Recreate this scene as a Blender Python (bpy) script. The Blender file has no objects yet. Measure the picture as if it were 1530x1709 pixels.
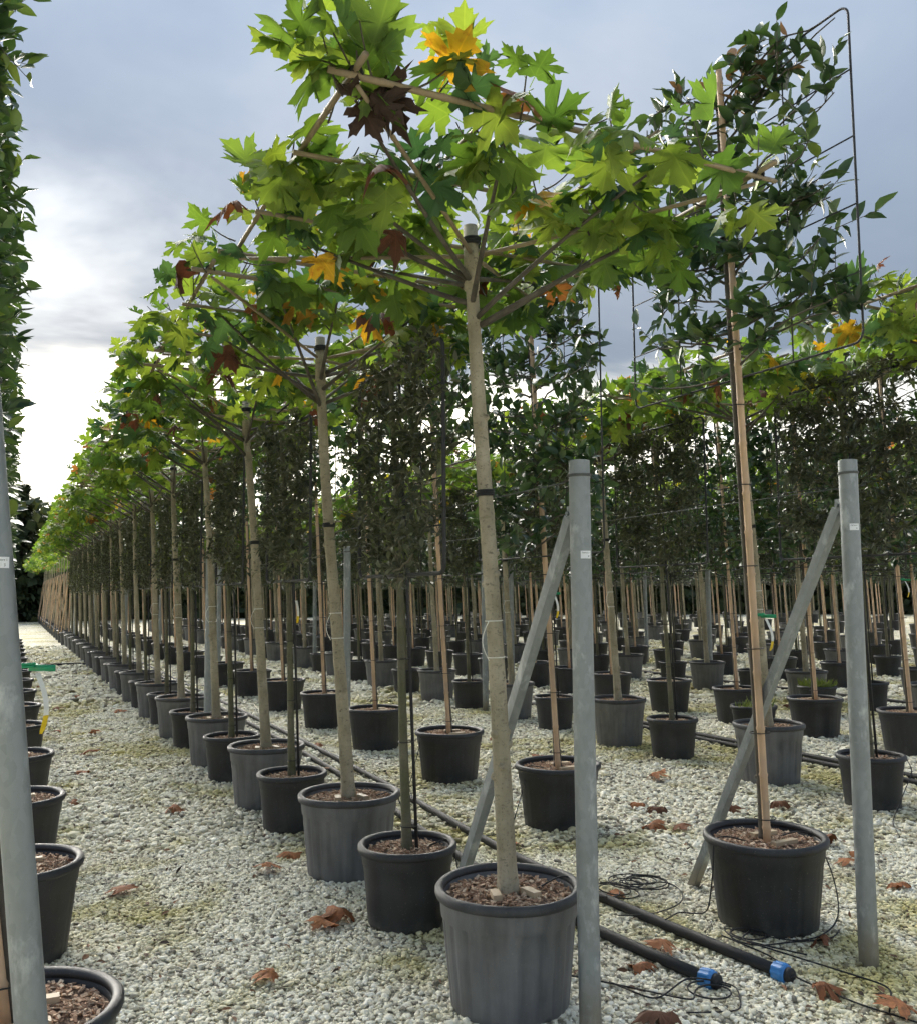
import bpy, math, random
import numpy as np
R = math.radians
scene = bpy.context.scene

# ------------------------------------------------------------------ camera
CAM_H, YAW, PITCH, ROLL = 1.65, R(26.0), R(5.0), R(0.5)
fw = np.array([math.sin(YAW)*math.cos(PITCH), math.cos(YAW)*math.cos(PITCH), math.sin(PITCH)])
rt = np.array([math.cos(YAW), -math.sin(YAW), 0.0]); up = np.cross(rt, fw)
rt, up = rt*math.cos(ROLL)-up*math.sin(ROLL), up*math.cos(ROLL)+rt*math.sin(ROLL)
from mathutils import Matrix, Vector
cam_d = bpy.data.cameras.new('camera'); cam = bpy.data.objects.new('camera', cam_d)
scene.collection.objects.link(cam)
cam.matrix_world = Matrix(((rt[0], up[0], -fw[0], 0), (rt[1], up[1], -fw[1], 0), (rt[2], up[2], -fw[2], CAM_H), (0, 0, 0, 1)))
cam_d.sensor_fit = 'HORIZONTAL'; cam_d.sensor_width = 36; cam_d.lens = 36.0
cam_d.clip_start = 0.05; cam_d.clip_end = 2000
scene.camera = cam

# ------------------------------------------------------------------ world
SUN_EL, SUN_AZ = R(17.0), R(3.0)          # azimuth clockwise from +Y
sun_dir = Vector((math.sin(SUN_AZ)*math.cos(SUN_EL), math.cos(SUN_AZ)*math.cos(SUN_EL), math.sin(SUN_EL)))
world = bpy.data.worlds.new('World'); scene.world = world; world.use_nodes = True

class NT:
    """small helper to write node trees"""
    def __init__(s, tree): s.t = tree; s.n = tree.nodes; s.l = tree.links
    def add(s, typ, **kw):
        nd = s.n.new(typ)
        for k, v in kw.items():
            if k == 'i':
                for kk, vv in v.items(): s.put(nd, kk, vv)
            else: setattr(nd, k, v)
        return nd
    def put(s, nd, key, v):
        sock = nd.inputs[key]
        if hasattr(v, 'outputs'): v = v.outputs[0]
        if hasattr(v, 'is_output'): s.l.new(v, sock)
        else: sock.default_value = v
    def math(s, op, a, b=0.0, c=None, clamp=False):
        nd = s.add('ShaderNodeMath', operation=op, use_clamp=clamp)
        s.put(nd, 0, a); s.put(nd, 1, b)
        if c is not None: s.put(nd, 2, c)
        return nd
    def mix(s, fac, a, b, blend='MIX'):
        nd = s.add('ShaderNodeMix', data_type='RGBA', blend_type=blend)
        s.put(nd, 0, fac); s.put(nd, 6, a); s.put(nd, 7, b)
        return nd.outputs[2]
    def ramp(s, fac, stops, interp='LINEAR'):
        nd = s.add('ShaderNodeValToRGB'); cr = nd.color_ramp; cr.interpolation = interp
        while len(cr.elements) < len(stops): cr.elements.new(0.5)
        for e, (p, c) in zip(cr.elements, stops):
            e.position = p; e.color = c if len(c) == 4 else (*c, 1)
        s.put(nd, 0, fac); return nd.outputs[0]
    def noise(s, vec, scale, detail=3, rough=0.5, dist=0.0):
        nd = s.add('ShaderNodeTexNoise', i={'Scale': scale, 'Detail': detail, 'Roughness': rough, 'Distortion': dist})
        if vec is not None: s.put(nd, 'Vector', vec)
        return nd.outputs[0]
    def maprange(s, v, a, b, c=0.0, d=1.0, smooth=False):
        nd = s.add('ShaderNodeMapRange', interpolation_type='SMOOTHSTEP' if smooth else 'LINEAR')
        for k, x in enumerate((v, a, b, c, d)): s.put(nd, k, x)
        return nd.outputs[0]

w = NT(world.node_tree); w.n.clear()
sky = w.add('ShaderNodeTexSky', sky_type='NISHITA', sun_disc=False, sun_elevation=SUN_EL, sun_rotation=SUN_AZ, air_density=1.0, dust_density=0.5)
tc = w.add('ShaderNodeTexCoord')
nrm = w.add('ShaderNodeVectorMath', operation='NORMALIZE', i={0: tc.outputs['Generated']})
sep = w.add('ShaderNodeSeparateXYZ', i={0: nrm})
zc = w.math('MAXIMUM', sep.outputs[2], 0.0)
den = w.math('ADD', zc, 0.22)
px_ = w.math('DIVIDE', sep.outputs[0], den); py_ = w.math('DIVIDE', sep.outputs[1], den)
cv = w.add('ShaderNodeCombineXYZ', i={0: px_, 1: py_, 2: 1.7})
n1 = w.noise(cv, 0.85, 6, 0.52, 0.35); n2 = w.noise(cv, 2.6, 5, 0.55, 0.4)
nn = w.math('ADD', w.math('MULTIPLY', n1, 0.72), w.math('MULTIPLY', n2, 0.28))
# sheet of stratocumulus: darker bellies, thin bright places
cloud = w.ramp(nn, [(0.36, (0.29, 0.365, 0.485)), (0.46, (0.335, 0.41, 0.53)), (0.54, (0.38, 0.455, 0.57)), (0.66, (0.52, 0.575, 0.66))])
dot = w.add('ShaderNodeVectorMath', operation='DOT_PRODUCT', i={0: nrm, 1: tuple(sun_dir)})
dt = dot.outputs['Value']
# light through thinner cloud round the sun, and the clear pale strip under the cloud deck near the horizon
halo = w.math('POWER', w.math('MAXIMUM', dt, 0.0), 26.0)
core = w.math('POWER', w.math('MAXIMUM', dt, 0.0), 160.0)
thin = w.maprange(nn, 0.44, 0.66, 0.0, 1.0, True)
edge = w.math('ADD', sep.outputs[2], w.math('MULTIPLY', w.math('SUBTRACT', n2, 0.5), 0.13))
gap = w.maprange(edge, 0.185, 0.25, 1.0, 0.0, True)
gapcol = w.mix(w.maprange(dt, 0.55, 0.97, 0.0, 1.0, True), (0.95, 1.0, 1.06, 1), (4.2, 3.95, 3.3, 1))
glow = w.math('ADD', w.math('MULTIPLY', halo, w.math('MULTIPLY', thin, 0.12)), w.math('MULTIPLY', core, w.math('ADD', w.math('MULTIPLY', thin, 1.1), 0.02)))
glowc = w.mix(1.0, (1.0, 0.96, 0.86, 1), glow, 'MULTIPLY')
# standard overcast luminance: the sheet is thickest towards the horizon, brightest overhead
cie = w.math('DIVIDE', w.math('ADD', 1.0, w.math('MULTIPLY', w.math('EXPONENT', w.math('DIVIDE', -0.7, w.math('ADD', zc, 0.02))), 4.0)), 1.6)
deck = w.mix(1.0, w.mix(1.0, cloud, cie, 'MULTIPLY'), glowc, 'ADD')
skyc = w.mix(0.99, sky, deck)
final = w.mix(w.math('MULTIPLY', gap, 0.92), skyc, gapcol)
bg = w.add('ShaderNodeBackground', i={'Color': final, 'Strength': 0.1})
w.l.new(bg.outputs[0], w.add('ShaderNodeOutputWorld').inputs[0])
world.cycles.sampling_method = 'MANUAL'; world.cycles.sample_map_resolution = 512

# ------------------------------------------------------------------ sun
sl = bpy.data.lights.new('sun', 'SUN'); sl.energy = 1.5; sl.angle = R(60); sl.color = (1.0, 0.95, 0.86)
so = bpy.data.objects.new('sun', sl); scene.collection.objects.link(so)
lamp_dir = Vector((math.sin(SUN_AZ)*math.cos(R(24)), math.cos(SUN_AZ)*math.cos(R(24)), math.sin(R(24))))   # centre of the bright cloud the sun stands behind
so.rotation_euler = lamp_dir.to_track_quat('Z', 'Y').to_euler()

vs = scene.view_settings
vs.view_transform = 'Standard'; vs.look = 'None'; vs.gamma = 1.0; vs.use_curve_mapping = False; vs.exposure = 3.22
cy = scene.cycles
cy.use_denoising = True; cy.max_bounces = 4; cy.diffuse_bounces = 3; cy.glossy_bounces = 2
cy.transmission_bounces = 4; cy.transparent_max_bounces = 4; cy.sample_clamp_indirect = 6.0
cy.use_adaptive_sampling = True; cy.adaptive_threshold = 0.03
cy.use_light_tree = False; cy.caustics_reflective = False; cy.caustics_refractive = False

rng = np.random.default_rng(7)
COL = scene.collection

# ------------------------------------------------------------------ materials
MATS = {}
def material(name):
    m = bpy.data.materials.new(name); m.use_nodes = True
    t = NT(m.node_tree); t.n.clear()
    out = t.add('ShaderNodeOutputMaterial'); MATS[name] = m
    return m, t, out
def bump(t, h, strength, dist):
    return t.add('ShaderNodeBump', i={'Height': h, 'Strength': strength, 'Distance': dist})
def bsdf(t, out, color, rough, normal=None, metallic=0.0, spec=0.5):
    b = t.add('ShaderNodeBsdfPrincipled', i={'Base Color': color, 'Roughness': rough, 'Metallic': metallic, 'Specular IOR Level': spec})
    if normal is not None: t.put(b, 'Normal', normal)
    t.l.new(b.outputs[0], out.inputs[0]); return b
def objco(t): return t.add('ShaderNodeTexCoord').outputs['Object']
def worldpos(t): return t.add('ShaderNodeNewGeometry').outputs['Position']
def mapping(t, v, scale): return t.add('ShaderNodeMapping', i={0: v, 3: scale})

def pot_material(name, dark, light, rough):
    m, t, o = material(name); co = objco(t); wp = worldpos(t)
    streak = t.noise(mapping(t, wp, (16, 16, 1.6)), 1.0, 4, 0.6)
    blot = t.noise(wp, 5.5, 4, 0.6)
    grit = t.noise(wp, 130.0, 2, 0.6)
    f = t.maprange(t.math('ADD', t.math('MULTIPLY', streak, 0.6), t.math('MULTIPLY', blot, 0.5)), 0.42, 0.72)
    c = t.mix(f, dark, light)
    speck = t.maprange(grit, 0.66, 0.74)
    c = t.mix(t.math('MULTIPLY', speck, 0.35), c, (0.3, 0.28, 0.24, 1))
    # splashed gravel dust with its own ragged edge, low on the wall
    z = t.add('ShaderNodeSeparateXYZ', i={0: co}).outputs[2]
    dz = t.math('ADD', z, t.math('MULTIPLY', t.noise(wp, 14.0, 4, 0.65), 0.22))
    dust = t.maprange(dz, 0.09, 0.19, 0.4, 0.0, True)
    c = t.mix(dust, c, (0.12, 0.115, 0.10, 1))
    n = bump(t, t.math('ADD', t.math('MULTIPLY', grit, 0.4), blot), 0.25, 0.003)
    bsdf(t, o, c, t.maprange(f, 0, 1, rough, rough+0.2), n)
pot_material('pot_grey', (0.085, 0.089, 0.094, 1), (0.165, 0.17, 0.177, 1), 0.42)
pot_material('pot_black', (0.010, 0.0115, 0.014, 1), (0.03, 0.034, 0.039, 1), 0.46)
pot_material('rim_grey', (0.022, 0.024, 0.027, 1), (0.06, 0.063, 0.067, 1), 0.45)

m, t, o = material('soil'); wp = worldpos(t); n = t.noise(wp, 60, 4, 0.7)
bsdf(t, o, t.ramp(n, [(0.3, (0.08, 0.05, 0.035)), (0.7, (0.26, 0.18, 0.13))]), 0.95, bump(t, n, 0.8, 0.01))
m, t, o = material('bark_mulch')
isl = t.add('ShaderNodeNewGeometry').outputs['Random Per Island']
n = t.noise(worldpos(t), 150, 3, 0.6)
c = t.ramp(isl, [(0.0, (0.27, 0.155, 0.095)), (0.4, (0.50, 0.315, 0.20)), (0.75, (0.62, 0.45, 0.31)), (1.0, (0.76, 0.63, 0.47))])
bsdf(t, o, t.mix(t.maprange(n, 0.3, 0.7, 0, 0.45), c, (0.12, 0.07, 0.045, 1)), 0.9)

def bark(name, c1, c2, moss, mossamt, vscale=6.0):
    m, t, o = material(name); wp = worldpos(t)
    a = t.noise(mapping(t, wp, (1, 1, 0.45)), 11, 4, 0.6); b = t.noise(wp, 90, 3, 0.65)
    k = t.noise(mapping(t, wp, (1, 1, 3.2)), 14, 3, 0.6)
    c = t.mix(t.maprange(a, 0.36, 0.66), c1, c2)
    c = t.mix(t.maprange(k, 0.58, 0.72, 0, 0.55), c, moss)
    c = t.mix(t.maprange(t.noise(wp, 3.2, 3), 0.45, 0.7, 0, mossamt), c, moss)
    c = t.mix(t.maprange(b, 0.56, 0.74, 0, 0.6), c, (0.035, 0.03, 0.022, 1))
    c = t.mix(t.maprange(t.noise(mapping(t, wp, (1, 1, 1.6)), 27, 3, 0.7), 0.60, 0.72, 0, 0.75), c, (0.07, 0.06, 0.04, 1))
    bsdf(t, o, c, 0.8, bump(t, t.math('ADD', a, t.math('MULTIPLY', b, 0.5)), 0.5, 0.004))
bark('bark_plane', (0.25, 0.22, 0.15, 1), (0.40, 0.36, 0.265, 1), (0.16, 0.15, 0.08, 1), 0.3)
bark('bark_ilex', (0.085, 0.08, 0.05, 1), (0.15, 0.14, 0.095, 1), (0.07, 0.085, 0.025, 1), 0.7)
bark('bark_dark', (0.05, 0.042, 0.032, 1), (0.11, 0.095, 0.075, 1), (0.06, 0.065, 0.04, 1), 0.3)
def wood(name, c1, c2):
    m, t, o = material(name); wp = worldpos(t)
    a = t.noise(mapping(t, wp, (60, 60, 2.5)), 1.0, 4, 0.6); b = t.noise(wp, 4.0, 3)
    r_ = t.add('ShaderNodeObjectInfo').outputs['Random']
    c = t.mix(a, c1, c2); c = t.mix(t.maprange(b, 0.45, 0.75, 0, 0.5), c, (0.16, 0.13, 0.09, 1))
    c = t.mix(t.math('MULTIPLY', r_, 0.4), c, (0.2, 0.17, 0.12, 1))
    bsdf(t, o, c, 0.55, bump(t, a, 0.3, 0.002))
wood('bamboo_fresh', (0.52, 0.33, 0.19, 1), (0.68, 0.48, 0.31, 1))
wood('bamboo_old', (0.215, 0.16, 0.095, 1), (0.36, 0.28, 0.17, 1))
wood('pine_block', (0.52, 0.39, 0.24, 1), (0.68, 0.55, 0.38, 1))

m, t, o = material('galvanised'); wp = worldpos(t)
v = t.add('ShaderNodeTexVoronoi', feature='F1', i={'Scale': 55.0, 'Vector': mapping(t, wp, (1, 1, 0.55))}).outputs['Color']
vr = t.add('ShaderNodeSeparateColor', i={0: v}).outputs[0]
big = t.noise(mapping(t, wp, (1, 1, 0.5)), 13, 5, 0.65)
c = t.mix(vr, (0.22, 0.245, 0.25, 1), (0.28, 0.305, 0.31, 1))
c = t.mix(t.maprange(big, 0.55, 0.7, 0, 0.7), c, (0.5, 0.53, 0.54, 1))
c = t.mix(t.maprange(t.noise(wp, 7, 4), 0.56, 0.74, 0, 0.6), c, (0.20, 0.215, 0.215, 1))
zz = t.add('ShaderNodeSeparateXYZ', i={0: wp}).outputs[2]
c = t.mix(t.maprange(t.math('ADD', zz, t.math('MULTIPLY', big, 0.2)), 0.14, 0.34, 0.75, 0.0, True), c, (0.22, 0.19, 0.13, 1))
bsdf(t, o, c, t.maprange(vr, 0, 1, 0.42, 0.6), bump(t, big, 0.15, 0.002), metallic=0.45)

def plain(name, c, rough, metallic=0.0, var=0.25, scale=40):
    m, t, o = material(name); n = t.noise(worldpos(t), scale, 3, 0.6)
    dark = tuple(x*(1-var) for x in c)
    bsdf(t, o, t.mix(n, (*dark, 1), (*[min(1, x*(1+var*0.6)) for x in c], 1)), rough, bump(t, n, 0.15, 0.001), metallic)
plain('frame_metal', (0.025, 0.027, 0.03), 0.65, 0.0)
plain('wire', (0.10, 0.105, 0.10), 0.75, 0.0)
plain('black_rubber', (0.014, 0.015, 0.016), 0.68, var=0.5, scale=25)
plain('blue_plastic', (0.035, 0.20, 0.52), 0.38)
plain('green_tie', (0.01, 0.30, 0.13), 0.4)
plain('white_tie', (0.75, 0.75, 0.68), 0.4)
plain('tag_yellow', (0.78, 0.55, 0.01), 0.4)
plain('sticker', (0.78, 0.8, 0.82), 0.5, var=0.06)
plain('print_ink', (0.02, 0.02, 0.025), 0.6)

def leaf_mat(name, stops, transl, rough, spec=0.35, tcol=(1.25, 1.2, 0.6), veins=True, blotch=None):
    m, t, o = material(name)
    isl = t.add('ShaderNodeNewGeometry').outputs['Random Per Island']
    ob = t.add('ShaderNodeObjectInfo').outputs['Random']
    f = t.math('FRACT', t.math('ADD', t.math('MULTIPLY', isl, 1.0), t.math('MULTIPLY', ob, 7.31)))
    c = t.ramp(f, stops)
    wp = worldpos(t)
    c = t.mix(t.maprange(t.noise(wp, 22, 3), 0.35, 0.7, 0, 0.3), c, t.mix(1.0, c, (0.55, 0.62, 0.5, 1), 'MULTIPLY'))
    if blotch: c = t.mix(t.maprange(t.noise(wp, 38, 4, 0.65), 0.5, 0.68, 0, 0.75), c, blotch)
    if veins:
        uv = t.add('ShaderNodeUVMap'); s_ = t.add('ShaderNodeSeparateXYZ', i={0: uv})
        ax = t.math('ABSOLUTE', s_.outputs[0])
        mid = t.maprange(ax, 0.0, 0.022, 1.0, 0.0)
        # two side ribs fanning from the leaf base
        rib = t.math('ABSOLUTE', t.math('SUBTRACT', t.math('MULTIPLY', ax, 0.9), t.math('MULTIPLY', t.math('SUBTRACT', s_.outputs[1], 0.08), 1.12)))
        rib = t.maprange(rib, 0.0, 0.022, 1.0, 0.0)
        ve = t.math('MAXIMUM', mid, rib)
        c = t.mix(t.math('MULTIPLY', ve, 0.35), c, t.mix(1.0, c, (1.9, 1.7, 1.7, 1), 'MULTIPLY'))
    d = t.add('ShaderNodeBsdfPrincipled', i={'Base Color': c, 'Roughness': rough, 'Specular IOR Level': spec})
    tr = t.add('ShaderNodeBsdfTranslucent', i={'Color': t.mix(1.0, c, (*tcol, 1), 'MULTIPLY')})
    mx = t.add('ShaderNodeMixShader', i={0: transl, 1: d, 2: tr})
    t.l.new(mx.outputs[0], o.inputs[0])
leaf_mat('leaf_plane_green', [(0.0, (0.075, 0.14, 0.03)), (0.35, (0.095, 0.165, 0.036)), (0.7, (0.13, 0.2, 0.042)), (1.0, (0.175, 0.235, 0.05))], 0.47, 0.5, tcol=(1.65, 1.55, 0.65))
leaf_mat('leaf_plane_dark', [(0.0, (0.035, 0.085, 0.04)), (1.0, (0.06, 0.12, 0.045))], 0.32, 0.48, tcol=(1.5, 1.5, 0.8))
leaf_mat('leaf_plane_yellow', [(0.0, (0.36, 0.27, 0.03)), (1.0, (0.52, 0.33, 0.03))], 0.5, 0.55, blotch=(0.30, 0.11, 0.02, 1), tcol=(1.5, 1.2, 0.5))
leaf_mat('leaf_plane_brown', [(0.0, (0.10, 0.045, 0.03)), (0.6, (0.17, 0.07, 0.042)), (1.0, (0.27, 0.12, 0.06))], 0.22, 0.7, blotch=(0.06, 0.032, 0.022, 1), tcol=(1.2, 0.8, 0.5))
leaf_mat('leaf_plane_dead', [(0.0, (0.032, 0.022, 0.018)), (1.0, (0.075, 0.045, 0.032))], 0.1, 0.8, blotch=(0.02, 0.014, 0.012, 1), tcol=(1.0, 0.8, 0.6))
leaf_mat('leaf_plane_mixed', [(0.0, (0.06, 0.12, 0.03)), (0.5, (0.105, 0.18, 0.035)), (0.95, (0.19, 0.25, 0.045)), (0.97, (0.42, 0.28, 0.03)), (0.985, (0.26, 0.1, 0.04)), (1.0, (0.18, 0.07, 0.035))], 0.42, 0.5, tcol=(1.5, 1.5, 0.65))
leaf_mat('leaf_fallen', [(0.0, (0.12, 0.058, 0.034)), (0.5, (0.27, 0.105, 0.045)), (1.0, (0.44, 0.185, 0.075))], 0.12, 0.75, blotch=(0.11, 0.05, 0.028, 1), tcol=(1, 0.8, 0.6))
leaf_mat('leaf_ilex', [(0.0, (0.035, 0.043, 0.027)), (0.5, (0.062, 0.072, 0.046)), (0.86, (0.11, 0.12, 0.08)), (0.94, (0.12, 0.15, 0.05)), (1.0, (0.17, 0.21, 0.06))], 0.16, 0.42, 0.5, tcol=(1.8, 1.9, 0.6), veins=False)
leaf_mat('leaf_glossy', [(0.0, (0.022, 0.05, 0.028)), (0.5, (0.038, 0.075, 0.036)), (0.9, (0.058, 0.10, 0.045)), (1.0, (0.11, 0.15, 0.05))], 0.22, 0.3, 0.55, tcol=(1.8, 1.8, 0.6), veins=False)
leaf_mat('leaf_young_bronze', [(0.0, (0.13, 0.075, 0.05)), (1.0, (0.2, 0.12, 0.075))], 0.3, 0.45, veins=False)
leaf_mat('leaf_wood', [(0.0, (0.02, 0.036, 0.018)), (0.6, (0.045, 0.065, 0.028)), (1.0, (0.085, 0.10, 0.04))], 0.2, 0.6, veins=False)
leaf_mat('leaf_weed', [(0.0, (0.10, 0.15, 0.04)), (1.0, (0.2, 0.25, 0.07))], 0.35, 0.5, veins=False)

def pebble_colour(t, f, wp):
    c = t.ramp(f, [(0.0, (0.16, 0.145, 0.115)), (0.11, (0.38, 0.35, 0.27)), (0.24, (0.72, 0.675, 0.52)), (0.6, (0.87, 0.83, 0.66)), (1.0, (0.93, 0.91, 0.79))])
    moss = t.maprange(t.math('ADD', t.math('MULTIPLY', t.noise(wp, 0.55, 4, 0.6), 0.7), t.math('MULTIPLY', t.noise(wp, 3.2, 3), 0.3)), 0.46, 0.62, 0.0, 0.85, True)
    c = t.mix(moss, c, t.mix(1.0, c, (0.62, 0.57, 0.22, 1), 'MULTIPLY'))
    dirt = t.maprange(t.noise(wp, 1.3, 5, 0.65), 0.56, 0.74, 0, 0.5)
    return t.mix(dirt, c, t.mix(1.0, c, (0.52, 0.44, 0.34, 1), 'MULTIPLY'))
m, t, o = material('pebble'); wp = worldpos(t)
f = t.add('ShaderNodeObjectInfo').outputs['Random']
c = pebble_colour(t, f, wp)
c = t.mix(t.maprange(t.noise(wp, 90, 3, 0.6), 0.5, 0.75, 0, 0.3), c, (0.42, 0.38, 0.30, 1))
bsdf(t, o, c, 0.62, spec=0.35)
m, t, o = material('gravel_bed'); wp = worldpos(t)
vo = t.add('ShaderNodeTexVoronoi', feature='F1', i={'Scale': 26.0, 'Vector': wp})
vr = t.add('ShaderNodeSeparateColor', i={0: vo.outputs['Color']}).outputs[0]
c = pebble_colour(t, t.math('ADD', t.math('MULTIPLY', vr, 0.8), 0.02), wp)
c = t.mix(t.maprange(vo.outputs['Distance'], 0.42, 0.75, 0, 0.75), c, (0.2, 0.18, 0.125, 1))
bsdf(t, o, c, 0.8, bump(t, t.math('SUBTRACT', 1.0, vo.outputs['Distance']), 1.0, 0.02), spec=0.25)
m, t, o = material('litter'); isl = t.add('ShaderNodeNewGeometry').outputs['Random Per Island']
bsdf(t, o, t.ramp(isl, [(0, (0.03, 0.02, 0.014)), (0.6, (0.10, 0.06, 0.038)), (1, (0.24, 0.12, 0.06))]), 0.85)

# ------------------------------------------------------------------ geometry helpers
def link(o, parent=None, label=None, cat=None, group=None, kind=None):
    COL.objects.link(o)
    if parent is not None: o.parent = parent
    if label: o['label'] = label
    if cat: o['category'] = cat
    if group: o['group'] = group
    if kind: o['kind'] = kind
    return o
def obj(name, me, parent=None, **kw): return link(bpy.data.objects.new(name, me), parent, **kw)
def empty(name, loc, rz=0.0, **kw):
    e = bpy.data.objects.new(name, None); e.empty_display_size = 0.1
    e.location = loc; e.rotation_euler = (0, 0, rz); return link(e, **kw)

def mesh_np(name, V, F, mat, smooth=True, uv=None):
    V = np.asarray(V, np.float32); F = np.asarray(F, np.int32)
    me = bpy.data.meshes.new(name); k = F.shape[1]
    me.vertices.add(len(V)); me.vertices.foreach_set('co', V.ravel())
    me.loops.add(F.size); me.loops.foreach_set('vertex_index', F.ravel())
    me.polygons.add(len(F)); me.polygons.foreach_set('loop_start', np.arange(len(F), dtype=np.int32)*k)
    me.polygons.foreach_set('loop_total', np.full(len(F), k, np.int32))
    me.polygons.foreach_set('use_smooth', np.full(len(F), smooth))
    if uv is not None:
        l = me.uv_layers.new(name='UVMap'); l.data.foreach_set('uv', np.asarray(uv, np.float32)[F.ravel()].ravel())
    me.update(); me.validate()
    me.materials.append(MATS[mat]); return me

class MB:
    def __init__(s): s.v = []; s.f = []; s.n = 0
    def put(s, V, F):
        V = np.asarray(V, float); s.v.append(V); s.f.extend([tuple(i+s.n for i in q) for q in F]); s.n += len(V)
    def tube(s, P, rad, n=8, cap=True):
        P = np.asarray(P, float); k = len(P); rad = np.broadcast_to(np.asarray(rad, float), (k,))
        T = np.gradient(P, axis=0); T /= np.linalg.norm(T, axis=1)[:, None]+1e-12
        ref = np.array([0, 0, 1.0]) if abs(T[0][2]) < 0.9 else np.array([1.0, 0, 0])
        a = np.cross(T[0], ref); a /= np.linalg.norm(a); V = []
        ang = np.arange(n)*2*np.pi/n
        for i in range(k):
            a = a - T[i]*(a@T[i]); a /= np.linalg.norm(a)+1e-12; b = np.cross(T[i], a)
            V.append(P[i]+rad[i]*(np.cos(ang)[:, None]*a+np.sin(ang)[:, None]*b))
        F = [(i*n+j, i*n+(j+1) % n, (i+1)*n+(j+1) % n, (i+1)*n+j) for i in range(k-1) for j in range(n)]
        if cap: F += [tuple(range(n))[::-1], tuple((k-1)*n+j for j in range(n))]
        s.put(np.concatenate(V), F); return s
    def box(s, c, h, M=None):
        V = np.array([[x, y, z] for x in (-1, 1) for y in (-1, 1) for z in (-1, 1)], float)*np.asarray(h, float)
        if M is not None: V = V@np.asarray(M, float).T
        s.put(V+np.asarray(c, float), [(0, 1, 3, 2), (4, 6, 7, 5), (0, 4, 5, 1), (2, 3, 7, 6), (0, 2, 6, 4), (1, 5, 7, 3)]); return s
    def lathe(s, prof, n, fn=None, close=False):
        V = []
        for k, (r_, z) in enumerate(prof):
            for j in range(n):
                a = 2*math.pi*j/n; rr, zz = (r_, z) if fn is None else fn(r_, z, a, k)
                V.append((rr*math.cos(a), rr*math.sin(a), zz))
        m_ = len(prof)
        F = [(i*n+j, i*n+(j+1) % n, ((i+1) % m_)*n+(j+1) % n, ((i+1) % m_)*n+j) for i in range(m_ if close else m_-1) for j in range(n)]
        s.put(V, F); return s
    def disc(s, r_, z, n, dome=0.0, wob=None):
        V = [(0, 0, z+dome)]+[(r_*math.cos(2*math.pi*j/n), r_*math.sin(2*math.pi*j/n), z) for j in range(n)]
        s.put(V, [(0, 1+j, 1+(j+1) % n) for j in range(n)]); return s
    def mesh(s, name, mat, smooth=True):
        me = bpy.data.meshes.new(name); me.from_pydata(np.concatenate(s.v).tolist(), [], s.f); me.update()
        me.polygons.foreach_set('use_smooth', np.full(len(me.polygons), smooth)); me.materials.append(MATS[mat]); return me
    def build(s, name, mat, parent=None, smooth=True, **kw): return obj(name, s.mesh(name, mat, smooth), parent, **kw)

def unit(v): v = np.asarray(v, float); return v/(np.linalg.norm(v)+1e-9)
def frame_mat(tip, nrm_):
    """rotation whose y is the leaf tip direction and z about the normal"""
    y = unit(tip); x = np.cross(y, nrm_); x = unit(x) if np.linalg.norm(x) > 1e-4 else unit(np.cross(y, (1, 0.3, 0.2))); z = np.cross(x, y)
    return np.stack([x, y, z], 1)

# leaf shapes (local: base at origin, tip along +y, length 1)
HALF = [(.10, .02), (.22, .03), (.38, -.03), (.52, .10), (.40, .165), (.43, .225), (.25, .30), (.40, .355), (.53, .35), (.54, .46),
        (.71, .58), (.54, .575), (.50, .66), (.36, .60), (.17, .50), (.24, .62), (.335, .74), (.20, .755), (.185, .86), (.095, .86)]
def plane_leaf(seed, fold=0.25, droop=0.35, warp=0.05):
    r_ = np.random.default_rng(seed)
    out = [(0, .09)]+HALF+[(0, 1.06)]+[(-x, y) for x, y in HALF[::-1]]
    P = np.array(out); P += r_.normal(0, .014, P.shape)
    n = len(P); inner = P*np.array([.5, .5])+np.array([0, .19])
    C = np.array([[0, .38]]); A = np.concatenate([C, inner, P])
    x, y = A[:, 0], A[:, 1]
    ph = r_.uniform(0, 6.28, 3)
    z = -fold*np.abs(x)*r_.uniform(.4, 1.2) - droop*(y-.25)**2*r_.uniform(.5, 1.2) + warp*np.sin(9*x+ph[0]) + warp*np.sin(8*y+ph[1]) - .25*fold*np.maximum(0, np.abs(x)-.3)*3*r_.uniform(0, 1)
    V = np.column_stack([x, y, z]); F = []
    for j in range(n):
        k = (j+1) % n
        F += [(0, 1+j, 1+k), (1+j, 1+n+j, 1+n+k), (1+j, 1+n+k, 1+k)]
    # petiole
    b = len(V); V = np.concatenate([V, [[-.012, .1, z[1+n]], [.012, .1, z[1+n]], [-.01, -.28, -.02], [.01, -.28, -.02]]]); F += [(b, b+1, b+3), (b, b+3, b+2)]
    return V, np.array(F), V[:, :2].copy()
def oval_leaf(seed, width=.4, fold=.25, droop=.3, rows=4):
    r_ = np.random.default_rng(seed); V = []; F = []
    ys = np.linspace(0, 1, rows+1); prof = np.sin(np.pi*np.clip(ys, 0.0, 1.0)**.85)**.8
    for y, p in zip(ys, prof):
        zc = -droop*y*y*r_.uniform(.8, 1.2); hw = max(p*width/2, .012)
        V += [(-hw, y, zc+fold*hw), (0, y, zc), (hw, y, zc+fold*hw)]
    for i in range(rows):
        a = i*3
        for q in ((0, 1, 4, 3), (1, 2, 5, 4)):
            F += [(a+q[0], a+q[1], a+q[2]), (a+q[0], a+q[2], a+q[3])]
    b = len(V); V += [(-.012, 0, 0), (.012, 0, 0), (0, -.16, -.02)]; F += [(b, b+1, b+2)]
    V = np.array(V, float); return V, np.array(F), V[:, :2].copy()
PLANE = [plane_leaf(i, *a) for i, a in enumerate([(.12, .25, .025), (.3, .4, .03), (.45, .3, .04), (.2, .6, .035), (.6, .5, .03)])]
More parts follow.
